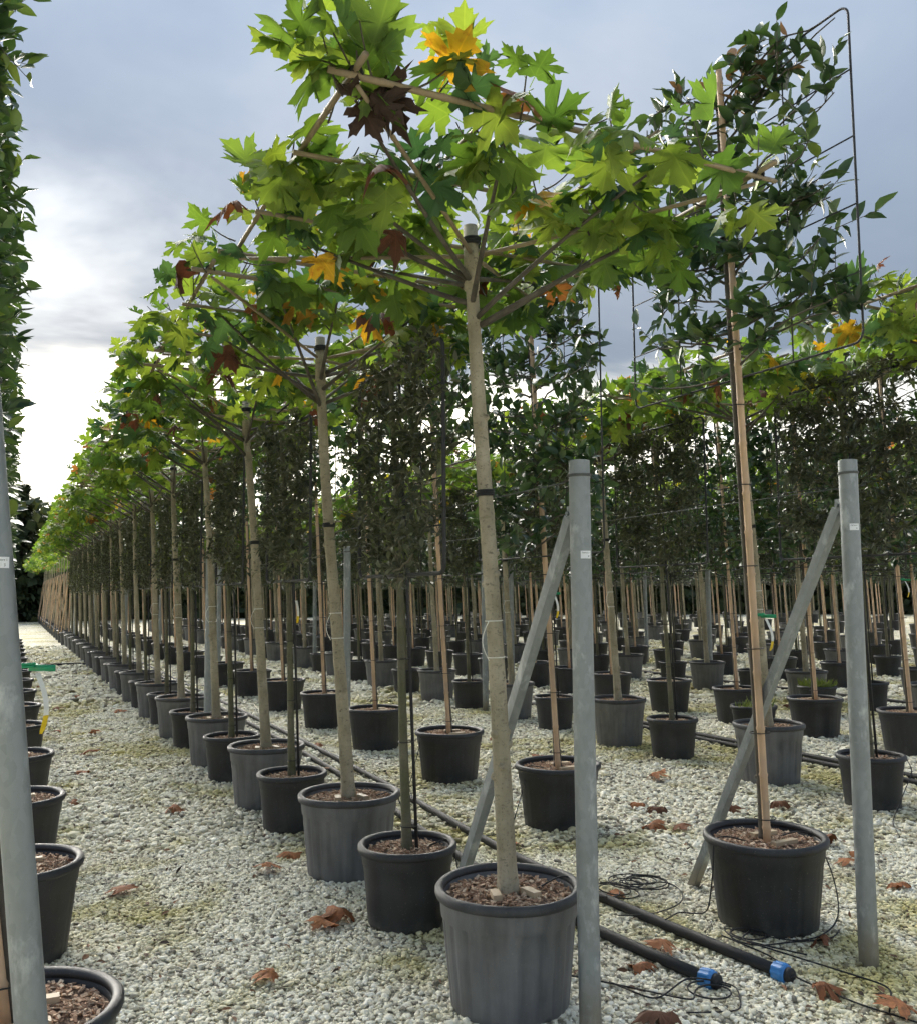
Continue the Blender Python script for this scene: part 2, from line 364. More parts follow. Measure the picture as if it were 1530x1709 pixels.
CURLED = [plane_leaf(40+i, *a) for i, a in enumerate([(.9, .9, .07), (.6, 1.2, .08), (1.1, .5, .06)])]
OVAL = [oval_leaf(i, w_, f_, d_) for i, (w_, f_, d_) in enumerate([(.5, .3, .2), (.44, .5, .4), (.54, .2, .1)])]
SMALL = [oval_leaf(20+i, w_, f_, d_, 3) for i, (w_, f_, d_) in enumerate([(.42, .4, .2), (.36, .5, .5), (.5, .3, .1)])]

def join_leaves(name, shapes, pos, rots, sizes, mat):
    """many leaves as one mesh"""
    Vs, Fs, Us, n = [], [], [], 0; pick = np.arange(len(pos)) % len(shapes)
    for i in range(len(pos)):
        V, F, U = shapes[pick[i]]
        Vs.append((V*sizes[i])@rots[i].T+pos[i]); Fs.append(F+n); Us.append(U); n += len(V)
    return mesh_np(name, np.concatenate(Vs), np.concatenate(Fs), mat, True, np.concatenate(Us))
_single = {}
def leaf_mesh(kind, i, mat):
    key = (kind, i, mat)
    if key not in _single:
        V, F, U = {'plane': PLANE, 'curl': CURLED, 'oval': OVAL, 'small': SMALL}[kind][i]
        _single[key] = mesh_np(kind+'_leaf', V, F, mat, True, U)
    return _single[key]
def leaf_obj(kind, i, mat, pos, rot, size, parent, name='leaf'):
    o_ = bpy.data.objects.new(name, leaf_mesh(kind, i, mat))
    M = Matrix([[*(rot[r_]*size), pos[r_]] for r_ in range(3)]+[[0, 0, 0, 1]])
    COL.objects.link(o_); o_.parent = parent; o_.matrix_basis = M; return o_

# ------------------------------------------------------------------ ground
g = 700.0
me = bpy.data.meshes.new('ground')
me.from_pydata([(-g, -g, 0), (g, -g, 0), (g, g, 0), (-g, g, 0)], [], [(0, 1, 2, 3)]); me.materials.append(MATS['gravel_bed'])
obj('ground', me, kind='structure', label='pale gravel yard under the potted trees')

def in_view(x, y, lo, hi):
    d = x*fw[0]+y*fw[1]; lat = x*rt[0]+y*rt[1]
    return (d > lo) & (d < hi) & (np.abs(lat) < d*0.53+0.35)
def pebble_tree(seed, mat):
    gt = bpy.data.node_groups.new('pebble_scatter', 'GeometryNodeTree')
    gt.interface.new_socket('Geometry', in_out='INPUT', socket_type='NodeSocketGeometry')
    gt.interface.new_socket('Geometry', in_out='OUTPUT', socket_type='NodeSocketGeometry')
    N, L = gt.nodes, gt.links
    gi, go = N.new('NodeGroupInput'), N.new('NodeGroupOutput')
    ico = N.new('GeometryNodeMeshIcoSphere'); ico.inputs['Radius'].default_value = 1.0; ico.inputs['Subdivisions'].default_value = 2
    nz = N.new('ShaderNodeTexNoise'); nz.noise_dimensions = '4D'; nz.inputs['W'].default_value = seed*3.7; nz.inputs['Scale'].default_value = 1.25
    ps = N.new('GeometryNodeInputPosition'); L.new(ps.outputs[0], nz.inputs['Vector'])
    sub = N.new('ShaderNodeVectorMath'); sub.operation = 'SUBTRACT'; L.new(nz.outputs['Color'], sub.inputs[0]); sub.inputs[1].default_value = (.5, .5, .5)
    sc_ = N.new('ShaderNodeVectorMath'); sc_.operation = 'SCALE'; L.new(sub.outputs[0], sc_.inputs[0]); sc_.inputs['Scale'].default_value = 1.5
    sp = N.new('GeometryNodeSetPosition'); L.new(ico.outputs[0], sp.inputs[0]); L.new(sc_.outputs[0], sp.inputs['Offset'])
    sh = N.new('GeometryNodeSetShadeSmooth'); L.new(sp.outputs[0], sh.inputs[0])
    sm = N.new('GeometryNodeSetMaterial'); L.new(sh.outputs[0], sm.inputs[0]); sm.inputs['Material'].default_value = MATS[mat]
    ip = N.new('GeometryNodeInstanceOnPoints'); L.new(gi.outputs[0], ip.inputs['Points']); L.new(sm.outputs[0], ip.inputs['Instance'])
    rr = N.new('FunctionNodeRandomValue'); rr.data_type = 'FLOAT_VECTOR'; rr.inputs[0].default_value = (-.35, -.35, 0); rr.inputs[1].default_value = (.35, .35, 6.283)
    L.new(rr.outputs[0], ip.inputs['Rotation'])
    at = N.new('GeometryNodeInputNamedAttribute'); at.data_type = 'FLOAT_VECTOR'; at.inputs[0].default_value = 'size'
    L.new(at.outputs[0], ip.inputs['Scale'])
    L.new(ip.outputs[0], go.inputs[0]); return gt
def gravel_patch(label, lo, hi, count, size):
    lim = hi*1.15; x = rng.uniform(-3, lim*.95, count*6); y = rng.uniform(0.5, lim, count*6); k = in_view(x, y, lo, hi); x, y = x[k][:count], y[k][:count]
    s_ = size*np.exp(rng.normal(0, .28, len(x)))
    S = np.column_stack([s_*rng.uniform(.8, 1.25, len(x)), s_*rng.uniform(.65, 1.0, len(x)), s_*rng.uniform(.45, .7, len(x))])
    z = S[:, 2]*rng.uniform(.1, .95, len(x))+.002
    V = np.column_stack([x, y, z]); q = np.arange(len(x)) % 4
    for i in range(4):
        me = bpy.data.meshes.new('gravel'); P = V[q == i]
        me.vertices.add(len(P)); me.vertices.foreach_set('co', P.astype(np.float32).ravel())
        a = me.attributes.new('size', 'FLOAT_VECTOR', 'POINT'); a.data.foreach_set('vector', S[q == i].astype(np.float32).ravel())
        me.materials.append(MATS['pebble'])
        o_ = obj('gravel', me, kind='stuff', label=label)
        md = o_.modifiers.new('scatter', 'NODES'); md.node_group = pebble_tree(i+lo, 'pebble')
gravel_patch('loose white and grey pebbles covering the yard between the pots', 1.5, 6.0, 115000, .0087)
gravel_patch('loose white and grey pebbles spreading on under the rows of pots', 6.0, 13.5, 100000, .0145)
gravel_patch('loose pale pebbles of the far end of the yard', 13.5, 30.0, 75000, .03)

# dark flakes of bark and leaf crumbs among the stones
k = 2600; x = rng.uniform(-1, 9, k*3); y = rng.uniform(1, 10, k*3); s_ = in_view(x, y, 1.5, 9); x, y = x[s_][:k], y[s_][:k]
keep = rng.random(len(x)) < .25+.75*(np.sin(x*1.7+.6)*np.cos(y*1.3) > .1); x, y = x[keep], y[keep]
rots = [frame_mat((rng.normal(), rng.normal(), rng.normal()*.25), (rng.normal()*.4, rng.normal()*.4, 1)) for _ in x]
obj('leaf_litter', join_leaves('leaf_litter', SMALL, np.column_stack([x, y, np.full(len(x), .019)]), rots, rng.uniform(.015, .055, len(x)), 'litter'), kind='stuff', label='dark crumbs of leaves and bark lying among the pebbles')

# ------------------------------------------------------------------ pots (mesh data shared)
def make_pot(kind):
    hgt, rr, rb, mat, ribs = {'big': (.46, .30, .238, 'pot_grey', 22), 'small': (.385, .25, .197, 'pot_black', 0), 'mid': (.425, .305, .24, 'pot_black', 30)}[kind]
    n = 132
    wall = lambda z: rb+(rr-.018-rb)*(z/hgt)
    def fn(r_, z, a, k_):
        if k_ == 1 or k_ == 0:
            if math.cos(a*7) > .93: z += .016
        if ribs and 3 <= k_ <= 6:
            g_ = abs(math.sin(a*ribs/2)); r_ -= (.0075 if ribs == 22 else .003)*max(0, 1-g_/.30)
        r_ += .002*math.sin(2*a+hgt*20)
        return r_, z
    hb = hgt*.76
    prof = [(rb-.03, .004), (rb-.004, .0), (wall(.012), .012), (wall(.03), .03), (wall(.1), .1), (wall(hb*.7), hb*.7), (wall(hb)-.001, hb-.004), (wall(hb)+.0045, hb+.004), (wall(hgt-.03)+.004, hgt-.03),
            (wall(hgt-.008)+.002, hgt-.008), (rr-.032, hgt-.012), (rr-.04, hgt-.09)]
    pot = MB().lathe(prof, n, fn).mesh('pot', mat)
    rim = MB().lathe([(rr-.036, hgt-.02), (rr-.034, hgt-.002), (rr-.022, hgt+.006), (rr-.008, hgt+.006), (rr, hgt-.003), (rr+.0005, hgt-.02), (rr-.004, hgt-.031), (rr-.014, hgt-.033)], 72, lambda r_, z, a, k_: (r_+.0025*math.sin(2*a+hgt*20), z+.0015*math.sin(3*a)), True).mesh('rim', 'rim_grey' if kind == 'big' else mat)
    soil = MB().disc(rr-.035, hgt-.045, 40, .014).mesh('soil', 'soil')
    r_ = np.random.default_rng(int(hgt*1000)); mb = MB()
    for i in range(900 if kind != 'small' else 640):
        q = (rr-.05)*math.sqrt(r_.random()); a = r_.uniform(0, 6.283)
        M = frame_mat((r_.normal(), r_.normal(), r_.normal()*.3), (r_.normal()*.45, r_.normal()*.45, 1))
        L_ = r_.uniform(.004, .0135)
        mb.box((q*math.cos(a), q*math.sin(a), hgt-.041+.016*(1-q/rr)+r_.uniform(0, .011)), (L_*r_.uniform(.3, .6), L_, .0018), M)
    mulch = mb.mesh('bark_mulch', 'bark_mulch', False)
    return dict(pot=pot, rim=rim, soil=soil, mulch=mulch, h=hgt, r=rr)
POTS = {k_: make_pot(k_) for k_ in ('big', 'small', 'mid')}
block_me = MB().box((0, 0, 0), (.018, .042, .011)).mesh('wood_block', 'pine_block', False)
bar_me = MB().box((0, 0, 0), (.075, .017, .009)).mesh('wood_bar', 'pine_block', False)
def add_pot(root, kind, seed, near):
    P = POTS[kind]; rz = (seed*2.399) % 6.283
    p = obj('pot', P['pot'], root); p.rotation_euler[2] = rz
    if near:
        obj('rim', P['rim'], p)
        s_ = obj('soil', P['soil'], root); s_.rotation_euler[2] = rz*1.7
        obj('bark_mulch', P['mulch'], s_, kind='stuff')
    else:
        obj('rim', P['rim'], p); obj('soil', P['soil'], root)
    return P['h']-.035, p
def place(me, name, parent, loc, rot): o_ = obj(name, me, parent); o_.location = loc; o_.rotation_euler = rot; return o_

# ------------------------------------------------------------------ trunks, canes
def trunk_mesh(mat, z0, z1, lean, r0, r1, seed, knots=13, nodes=True, wob=.012, n=14):
    r_ = np.random.default_rng(seed); k_ = 60; tt = np.linspace(0, 1, k_)
    z = z0+(z1-z0)*tt; ph = r_.uniform(0, 6, 4)
    x = lean[0]*tt+wob*np.sin(5*tt+ph[0])*tt; y = lean[1]*tt+wob*np.sin(4*tt+ph[1])*tt
    rad = r0+(r1-r0)*tt**.8+.35*r0*np.exp(-tt*45)
    if nodes:
        for c_ in np.arange(.08, 1, .085): rad = rad+.0022*np.exp(-((tt-c_-r_.normal(0, .012))/.006)**2)
    mb = MB(); mb.tube(np.column_stack([x, y, z]), rad, n)
    for _ in range(knots):
        q = r_.uniform(.08, .92); a = r_.uniform(0, 6.283); i = int(q*k_); d = np.array([math.cos(a), math.sin(a), .35]); c_ = np.array([x[i], y[i], z[i]])
        R_ = rad[i]; mb.tube([c_+d*R_*.4, c_+d*R_*.9, c_+d*R_*1.2, c_+d*R_*1.28], [R_*.72, R_*.5, R_*.36, R_*.12], 8)
    return mb.mesh('trunk', mat), (x[-1], y[-1], z[-1]), (lambda zz: (np.interp(zz, z, x), np.interp(zz, z, y), np.interp(zz, z, rad)))
def cane(mb, a, b, r_=.011, seed=0, n=7):
    a, b = np.asarray(a, float), np.asarray(b, float); L_ = np.linalg.norm(b-a); rr = np.random.default_rng(seed)
    ts, rs = [0], [r_]; p = rr.uniform(.05, .2)
    while p < L_-.02:
        for d, q in ((-.012, 1.0), (0, 1.2), (.012, .98)): ts.append((p+d)/L_); rs.append(r_*q)
        p += rr.uniform(.2, .28)
    ts.append(1); rs.append(r_*.9); ts = np.clip(np.array(ts), 0, 1); rs = np.array(rs)*(1-.12*ts)
    bow = rr.normal(0, .006, 3)
    P = a+(b-a)*ts[:, None]+np.sin(ts*np.pi)[:, None]*bow
    mb.tube(P, rs, n); return mb
def ring(mb, c_, rad, th=.004, n=14, tilt=(0, 0, 1), turns=1):
    M = frame_mat((1, .01, 0), tilt) if tilt != (0, 0, 1) else np.eye(3); k_ = n*turns
    a = np.linspace(0, 2*math.pi*turns, k_+1)
    P = np.column_stack([rad*np.cos(a), rad*np.sin(a), np.linspace(-1, 1, k_+1)*th*turns*.9])@M.T+np.asarray(c_)
    mb.tube(P, th, 6); return mb

# ------------------------------------------------------------------ plane trees with flat trained crowns
FZ, HS = 3.24, .82
def plane_frame_pts(c_):
    cx, cy_ = c_[0], c_[1]; Z = FZ; o_ = .09; E_ = []
    for y in (-HS, HS): E_.append(((cx-HS-o_, cy_+y, Z), (cx+HS+o_, cy_+y, Z)))
    for x in (-HS, HS): E_.append(((cx+x, cy_-HS-o_, Z+.022), (cx+x, cy_+HS+o_, Z+.022)))
    for y in (-.30, .26): E_.append(((cx-HS-.05, cy_+y, Z-.02), (cx+HS+.05, cy_+y, Z-.02)))
    for x in (-.3, .3): E_.append(((cx+x, cy_-HS-.05, Z+.044), (cx+x, cy_+HS+.05, Z+.044)))
    for x, y in ((-1, -1), (1, -1), (-1, 1), (1, 1)): E_.append(((cx+x*.03, cy_+y*.03, Z-.16), (cx+x*HS*.99, cy_+y*HS*.99, Z-.025)))
    return E_
def plane_crown(seed, c_, fork, n_leaf, spread=1.0):
    """branches, shoots and the place of every leaf (tree coordinates)"""
    r_ = np.random.default_rng(seed); mb = MB(); lines = []
    nb = 11
    for i in range(nb):
        a = 2*math.pi*(i+r_.uniform(-.3, .3))/nb; d = HS*r_.uniform(.75, 1.05)/max(abs(math.cos(a)), abs(math.sin(a)))
        e = np.array([c_[0]+d*math.cos(a), c_[1]+d*math.sin(a), FZ+r_.uniform(-.03, .06)])
        f0 = np.array(fork)+np.array([0, 0, r_.uniform(-.22, .02)]); m_ = f0*.55+e*.45+np.array([0, 0, r_.uniform(-.06, .05)])
        tt = np.linspace(0, 1, 9)[:, None]; P = (1-tt)**2*f0+2*tt*(1-tt)*m_+tt**2*e
        mb.tube(P, np.linspace(.0125, .005, 9), 7); lines.append(P)
    spots = []
    for y in (-HS, HS, -.3, .26):
        spots += [((c_[0]+x, c_[1]+y, FZ), (0, np.sign(y), 0), 1.05 if y == -HS else 1) for x in np.linspace(-HS, HS, 12 if y != -HS else 18)]
    for x in (-HS, HS, -.3, .3):
        spots += [((c_[0]+x, c_[1]+y, FZ), (np.sign(x), 0, 0), 1) for y in np.linspace(-HS*.85, HS*.85, 12)]
    for P in lines:
        for q in (5, 6, 7, 8): spots.append((P[q], unit(P[q]-P[q-1])*.5, .9))
    pos, rot, size = [], [], []
    order = r_.permutation(len(spots)); i = 0
    while len(pos) < n_leaf:
        p0, od, wt = spots[order[i % len(order)]]; i += 1
        p0 = np.asarray(p0, float)+r_.normal(0, .04, 3)*(1, 1, .3)
        up_ = r_.uniform(.15, 1.0) if r_.random() < .72 else r_.uniform(-.5, .1)
        d = unit(np.asarray(od, float)*r_.uniform(.1, .9)+np.array([r_.normal(0, .5), r_.normal(0, .5), up_]))
        L_ = r_.uniform(.06, .2)*spread*wt
        tt = np.linspace(0, 1, 5)[:, None]; P = p0+d*L_*tt+np.array([0, 0, .05])*tt**2
        mb.tube(P, np.linspace(.0042, .0022, 5), 5, False)
        k_ = r_.integers(2, 5)
        for j in range(k_):
            q = (j+1)/k_; base = p0+d*L_*q; a = j*2.4+r_.uniform(0, 1)
            out = unit(np.array([math.cos(a), math.sin(a), r_.uniform(-.55, .35)])+.55*d*np.array([1, 1, .4]))
            sz = r_.uniform(.11, .19)*(1.12-.4*q*(j == k_-1))
            nz = unit(np.array([r_.normal(0, .45), r_.normal(0, .45), 1.0])); pos.append(base+out*sz*.28); size.append(sz)
            tip = unit(out+np.array([0, 0, -r_.uniform(.0, .75)]))
            if up_ > .3 and (j >= k_-2 or r_.random() < .25): tip = unit(out*.55+d*r_.uniform(.5, 1.0)); nz = unit(np.cross(tip, (r_.normal(), r_.normal(), .3)))
            rot.append(frame_mat(tip, nz))
    return mb, np.array(pos), rot, np.array(size)
_pc = {}
def plane_tree(loc, seed, label, lean, detail, group=None, rz=0.0):
    root = empty('potted_plane_tree', loc, rz, label=label, cat='tree', group=group)
    z0, pot = add_pot(root, 'big', seed, detail >= 1)
    key = 'u%d' % seed if detail >= 2 else 'v%d' % (seed % 4)
    if key not in _pc:
        sd = seed if detail >= 2 else 300+seed % 4
        tm, top, at_ = trunk_mesh('bark_plane', z0-.02, 2.98, lean, .041, .027, sd)
        c_ = (lean[0], lean[1], FZ); mb, pos, rot, size = plane_crown(sd, c_, (top[0], top[1], 2.97), 390 if detail >= 2 else 340)
        stub = MB().tube([(top[0], top[1], 2.93), (top[0]-.004, top[1], FZ-.03)], [.033, .03], 12).mesh('trunk_stub', 'bark_plane')
        tie = MB(); ring(tie, (top[0], top[1], FZ-.1), .036, .006, 16, turns=3); tie = tie.mesh('tie', 'black_rubber')
        wt = MB()
        for zz in (1.53, 1.38): x, y, q = at_(zz); ring(wt, (x, y, zz), q+.002, .0024)
        x, y, q = at_(1.53); a = np.linspace(0, 1, 12); wt.tube(np.column_stack([x-q-.03*np.sin(a*3.1), y-.02+0*a, 1.53-.16*a]), .002, 5)
        wt = wt.mesh('plastic_tie', 'white_tie'); x, y, q = at_(2.06)
        gt_ = MB(); ring(gt_, (x, y, 2.06), q+.004, .005, 14, turns=3); gt_ = gt_.mesh('wire_tie', 'black_rubber')
        canes = [cane(MB(), a, b, .0115 if i_ < 4 else .0095, sd*20+i_).mesh('bamboo_cane', 'bamboo_old') for i_, (a, b) in enumerate(plane_frame_pts(c_))]
        ct = [ring(MB(), (c_[0]+x*HS, c_[1]+y*HS, FZ+.01), .02, .004, 10, (1, .4, .2), 3).mesh('cane_tie', 'black_rubber') for y in (-1, 1) for x in (-1, 1)]
        data = dict(trunk=tm, stub=stub, tie=tie, wt=wt, gt=gt_, canes=canes, ct=ct, twigs=mb.mesh('twigs', 'bark_dark'), pos=pos, rot=rot, size=size)
        if detail < 2:
            data['leaves'] = join_leaves('leaves', PLANE, pos, rot, size, 'leaf_plane_mixed')
            alln = MB()
            for i_, (a, b) in enumerate(plane_frame_pts(c_)): cane(alln, a, b, .0115, sd*20+i_, 5)
            data['frame'] = alln.mesh('bamboo_frame', 'bamboo_old')
        _pc[key] = data
    D = _pc[key]
    tr = obj('trunk', D['trunk'], root); obj('trunk_stub', D['stub'], tr)
    if detail >= 1: obj('tie', D['tie'], tr); obj('plastic_tie', D['wt'], tr); obj('wire_tie', D['gt'], tr)
    if detail >= 1:
        for i_, cm in enumerate(D['canes']):
            cn = obj('bamboo_cane', cm, root)
            if i_ < 2: obj('cane_tie', D['ct'][2*i_], cn); obj('cane_tie', D['ct'][2*i_+1], cn)
    else: obj('bamboo_frame', D['frame'], root)
    cr = obj('crown', D['twigs'], root)
    if detail >= 2:
        r_ = np.random.default_rng(seed+5)
        obj('leaves', join_leaves('leaves', PLANE, D['pos'][280:], D['rot'][280:], D['size'][280:], 'leaf_plane_mixed'), cr, kind='stuff')
        for p, q, s_ in list(zip(D['pos'], D['rot'], D['size']))[:280]:
            u = r_.random()
            if u < .03: leaf_obj('curl', r_.integers(3), 'leaf_plane_brown', p, q, s_, cr)
            elif u < .055: leaf_obj('plane', r_.integers(5), 'leaf_plane_yellow', p, q, s_, cr)
            elif u < .27: leaf_obj('plane', r_.integers(5), 'leaf_plane_dark', p, q, s_, cr)
            else: leaf_obj('plane', r_.integers(5), 'leaf_plane_green', p, q, s_, cr)
    else: obj('leaves', D['leaves'], cr, kind='stuff')
    return root, pot

# ------------------------------------------------------------------ espalier panels
def trellis(mb_outer, mb_wire, cx, cy_, w_, z0, z1, ro, rw, nv, nh):
    c_ = .05; P = []
    for (yy, zz, s0) in ((cy_-w_, z0, 180), (cy_-w_, z1, 90), (cy_+w_, z1, 0), (cy_+w_, z0, -90)):
        ccy = yy+(c_ if yy < cy_ else -c_); ccz = zz+(c_ if zz == z0 else -c_)
        for a in np.linspace(0, 90, 5):
            an = R({(180): 270-a, 90: 180-a, 0: 90-a, -90: 0-a}[s0]); P.append((cx, ccy+c_*math.cos(an), ccz+c_*math.sin(an)))
    P.append(P[0]); mb_outer.tube(P, ro, 7, False)
    for i in range(1, nv+1): y = cy_-w_+2*w_*i/(nv+1); mb_wire.tube([(cx+ro, y, z0), (cx+ro, y, z1)], rw, 5)
    for i in range(1, nh+1): z = z0+(z1-z0)*i/(nh+1); mb_wire.tube([(cx-ro, cy_-w_, z), (cx-ro, cy_+w_, z)], rw, 5)
def espalier(seed, c_, w_, z0, z1, thick, n_leaf, size, mat_n, tiers, up_bias, over, clump=6):
    """branches on the trellis and leaves round them"""
    r_ = np.random.default_rng(seed); mb = MB(); pos, rot, sz = [], [], []; tw = []
    for i in range(tiers):
        z = z0+(z1-z0)*(i+.2)/tiers
        for sgn in (-1, 1):
            e = np.array([c_[0]+r_.normal(0, .03), c_[1]+sgn*w_*r_.uniform(.75, 1.02), z+(z1-z0)/tiers*r_.uniform(.5, 1.9)]); e[2] = min(e[2], z1+over)
            b = np.array([c_[0], c_[1], z]); tt = np.linspace(0, 1, 8)[:, None]
            P = b+(e-b)*tt+np.array([0, 0, .10])*np.sin(tt*np.pi)*r_.uniform(-.6, 1)+r_.normal(0, .008, (8, 3)); mb.tube(P, np.linspace(.008, .003, 8), 6); tw.append(P)
    while len(pos) < n_leaf:
        P = tw[r_.integers(len(tw))]; q = r_.uniform(.08, 1); i = min(int(q*7), 6); p0 = P[i]+(P[i+1]-P[i])*(q*7-i)
        d = unit((r_.normal(0, .45), r_.normal(0, .8), r_.normal(up_bias, .7))); L_ = r_.uniform(.06, .26)*(1.0+over)
        e = p0+d*L_; e[0] = c_[0]+np.clip(e[0]-c_[0], -thick*1.5, thick*1.5); e[2] = np.clip(e[2], z0-.07, z1+over); e[1] = c_[1]+np.clip(e[1]-c_[1], -w_-.12, w_+.12)
        mb.tube([p0, (p0+e)/2+r_.normal(0, .008, 3), e], [.0026, .002, .0013], 4, False)
        k_ = r_.integers(clump-2, clump+3)
        for j in range(k_):
            qq = (j+.6)/k_; b = p0+(e-p0)*qq; a = j*2.4+r_.uniform(0, .9)
            side = unit(np.cross(d, (r_.normal(), r_.normal(), r_.normal())))
            tip = unit(side*r_.uniform(.6, 1)+d*(.35+.7*qq)+np.array([0, 0, .12])); pos.append(b); rot.append(frame_mat(tip, unit(np.array([r_.normal(0, .6), r_.normal(0, .6), 1])))); sz.append(size*r_.uniform(.65, 1.2))
    return mb, np.array(pos), rot, np.array(sz)
_ec = {}
SPEC = {
 'ilex': dict(name='potted_holm_oak', pot='small', w=.575, z0=1.74, z1=2.86, th=.06, n=2500, size=.056, leaf='leaf_ilex', shapes='small', bark='bark_ilex', tiers=9, up=.25, over=.04, r0=.027, r1=.013),
 'ilex_wide': dict(name='potted_holm_oak', pot='small', w=.72, z0=1.9, z1=3.3, th=.06, n=4200, size=.06, leaf='leaf_ilex', shapes='small', bark='bark_ilex', tiers=9, up=.25, over=.05, r0=.027, r1=.013),
 'glossy': dict(name='potted_espalier', pot='mid', w=.84, z0=2.76, z1=4.36, th=.11, n=1350, size=.105, leaf='leaf_glossy', shapes='oval', bark='bark_dark', tiers=13, up=.7, over=.14, r0=.026, r1=.012),
 'glossy_dense': dict(name='potted_espalier', pot='mid', w=.88, z0=1.9, z1=4.2, th=.12, n=2600, size=.10, leaf='leaf_glossy', shapes='oval', bark='bark_dark', tiers=16, up=.6, over=.14, r0=.026, r1=.012),
}
def espalier_tree(kind, loc, seed, label, lean, detail, group=None, rz=0.0, stake=None, n_single=290):
    S = SPEC[kind]; root = empty(S['name'], loc, rz, label=label, cat='tree', group=group)
    zs, pot = add_pot(root, S['pot'], seed, detail >= 1)
    key = (kind, seed) if detail >= 2 else (kind, 'v', seed % 3, lean)
    if key not in _ec:
        sd = seed if detail >= 2 else 500+seed % 3
        tm, top, at_ = trunk_mesh(S['bark'], zs-.02, S['z1']-.1, lean, S['r0'], S['r1'], sd, 5, False, .016, 10)
        c_ = (lean[0]*.9, lean[1]*.9)
        mb, pos, rot, size = espalier(sd, c_, S['w'], S['z0'], S['z1'], S['th'], S['n'], S['size'], 0, S['tiers'], S['up'], S['over'])
        fo, wi = MB(), MB(); trellis(fo, wi, c_[0]+.02, c_[1], S['w'], S['z0'], S['z1'], .010 if 'ilex' in kind else .0058, .004, 3, 4)
        D = dict(trunk=tm, twigs=mb.mesh('twigs', S['bark']), fo=fo.mesh('trellis', 'frame_metal'), wi=wi.mesh('trellis_wire', 'frame_metal'), pos=pos, rot=rot, size=size, top=top)
        k0 = n_single if detail >= 2 else 0
        shp = SMALL if S['shapes'] == 'small' else OVAL
        if len(pos) > k0: D['leaves'] = join_leaves('leaves', shp, pos[k0:], rot[k0:], size[k0:], S['leaf'])
        st = MB(); x0, y0, q0 = at_(zs)
        if 'ilex' in kind:      # thin black iron rod tied to the stem
            st.tube([(.045, -.02, zs-.03), (c_[0]+.03, c_[1], S['z1'])], .009, 8)
            D['stake'] = st.mesh('support_rod', 'frame_metal'); sx = (.045, -.02); ex = (c_[0]+.03, c_[1]); ez = S['z1']
        else:
            cane(st, (-.022, -.04, zs-.03), (lean[0]*1.02-.02, lean[1]*1.02-.04, S['z1']+.12), .0195, sd, 10)
            D['stake'] = st.mesh('bamboo_stake', 'bamboo_fresh')
        ti = MB()
        for zz in np.arange(zs+.12, S['z0']+.5, .42):
            x, y, q = at_(zz); ring(ti, (x+(.014 if 'ilex' in kind else -.01), y-(.0 if 'ilex' in kind else .02), zz), q+(.017 if 'ilex' in kind else .026), .0028, 14)
        D['ties'] = ti.mesh('tie', 'black_rubber')
        _ec[key] = D
    D = _ec[key]
    tr = obj('trunk', D['trunk'], root); st = obj('bamboo_stake' if 'glossy' in kind else 'support_rod', D['stake'], root)
    fr = obj('trellis', D['fo'], root); cr = obj('crown', D['twigs'], root)
    if detail >= 1: obj('trellis_wire', D['wi'], fr); obj('tie', D['ties'], st)
    if detail >= 1 and 'glossy' in kind:
        place(bar_me, 'wood_bar', root, (.02, -.11, zs+.02), (0, 0, .05)); place(bar_me, 'wood_bar', root, (.05, .06, zs+.02), (0, 0, -.03))
    if detail >= 2:
        r_ = np.random.default_rng(seed+9)
        for p, q, s_ in list(zip(D['pos'], D['rot'], D['size']))[:n_single]:
            mt = S['leaf']
            if 'glossy' in kind and p[2] > S['z1']-.15 and r_.random() < .45: mt = 'leaf_young_bronze'
            leaf_obj(S['shapes'], r_.integers(3), mt, p, q, s_, cr)
    if 'leaves' in D: obj('leaves', D['leaves'], cr, kind='stuff')
    return root, pot

# ------------------------------------------------------------------ planting plan
XA, XB, XC, XD, XE = 1.86, 3.58, 5.95, 8.15, 10.5
NEAR_MID = 13.0
ORD = ['first', 'second', 'third', 'fourth', 'fifth', 'sixth', 'seventh', 'eighth', 'ninth', 'tenth']
def ordlabel(named, i, fmt, rest):
    return named[i] if i in named else (fmt % ORD[i] if i < len(ORD) else rest)
def dist(x, y): return x*fw[0]+y*fw[1]
def seen(x, y, m_=1.2): d = dist(x, y); return d > 2 and abs(x*rt[0]+y*rt[1]) < d*.5+m_
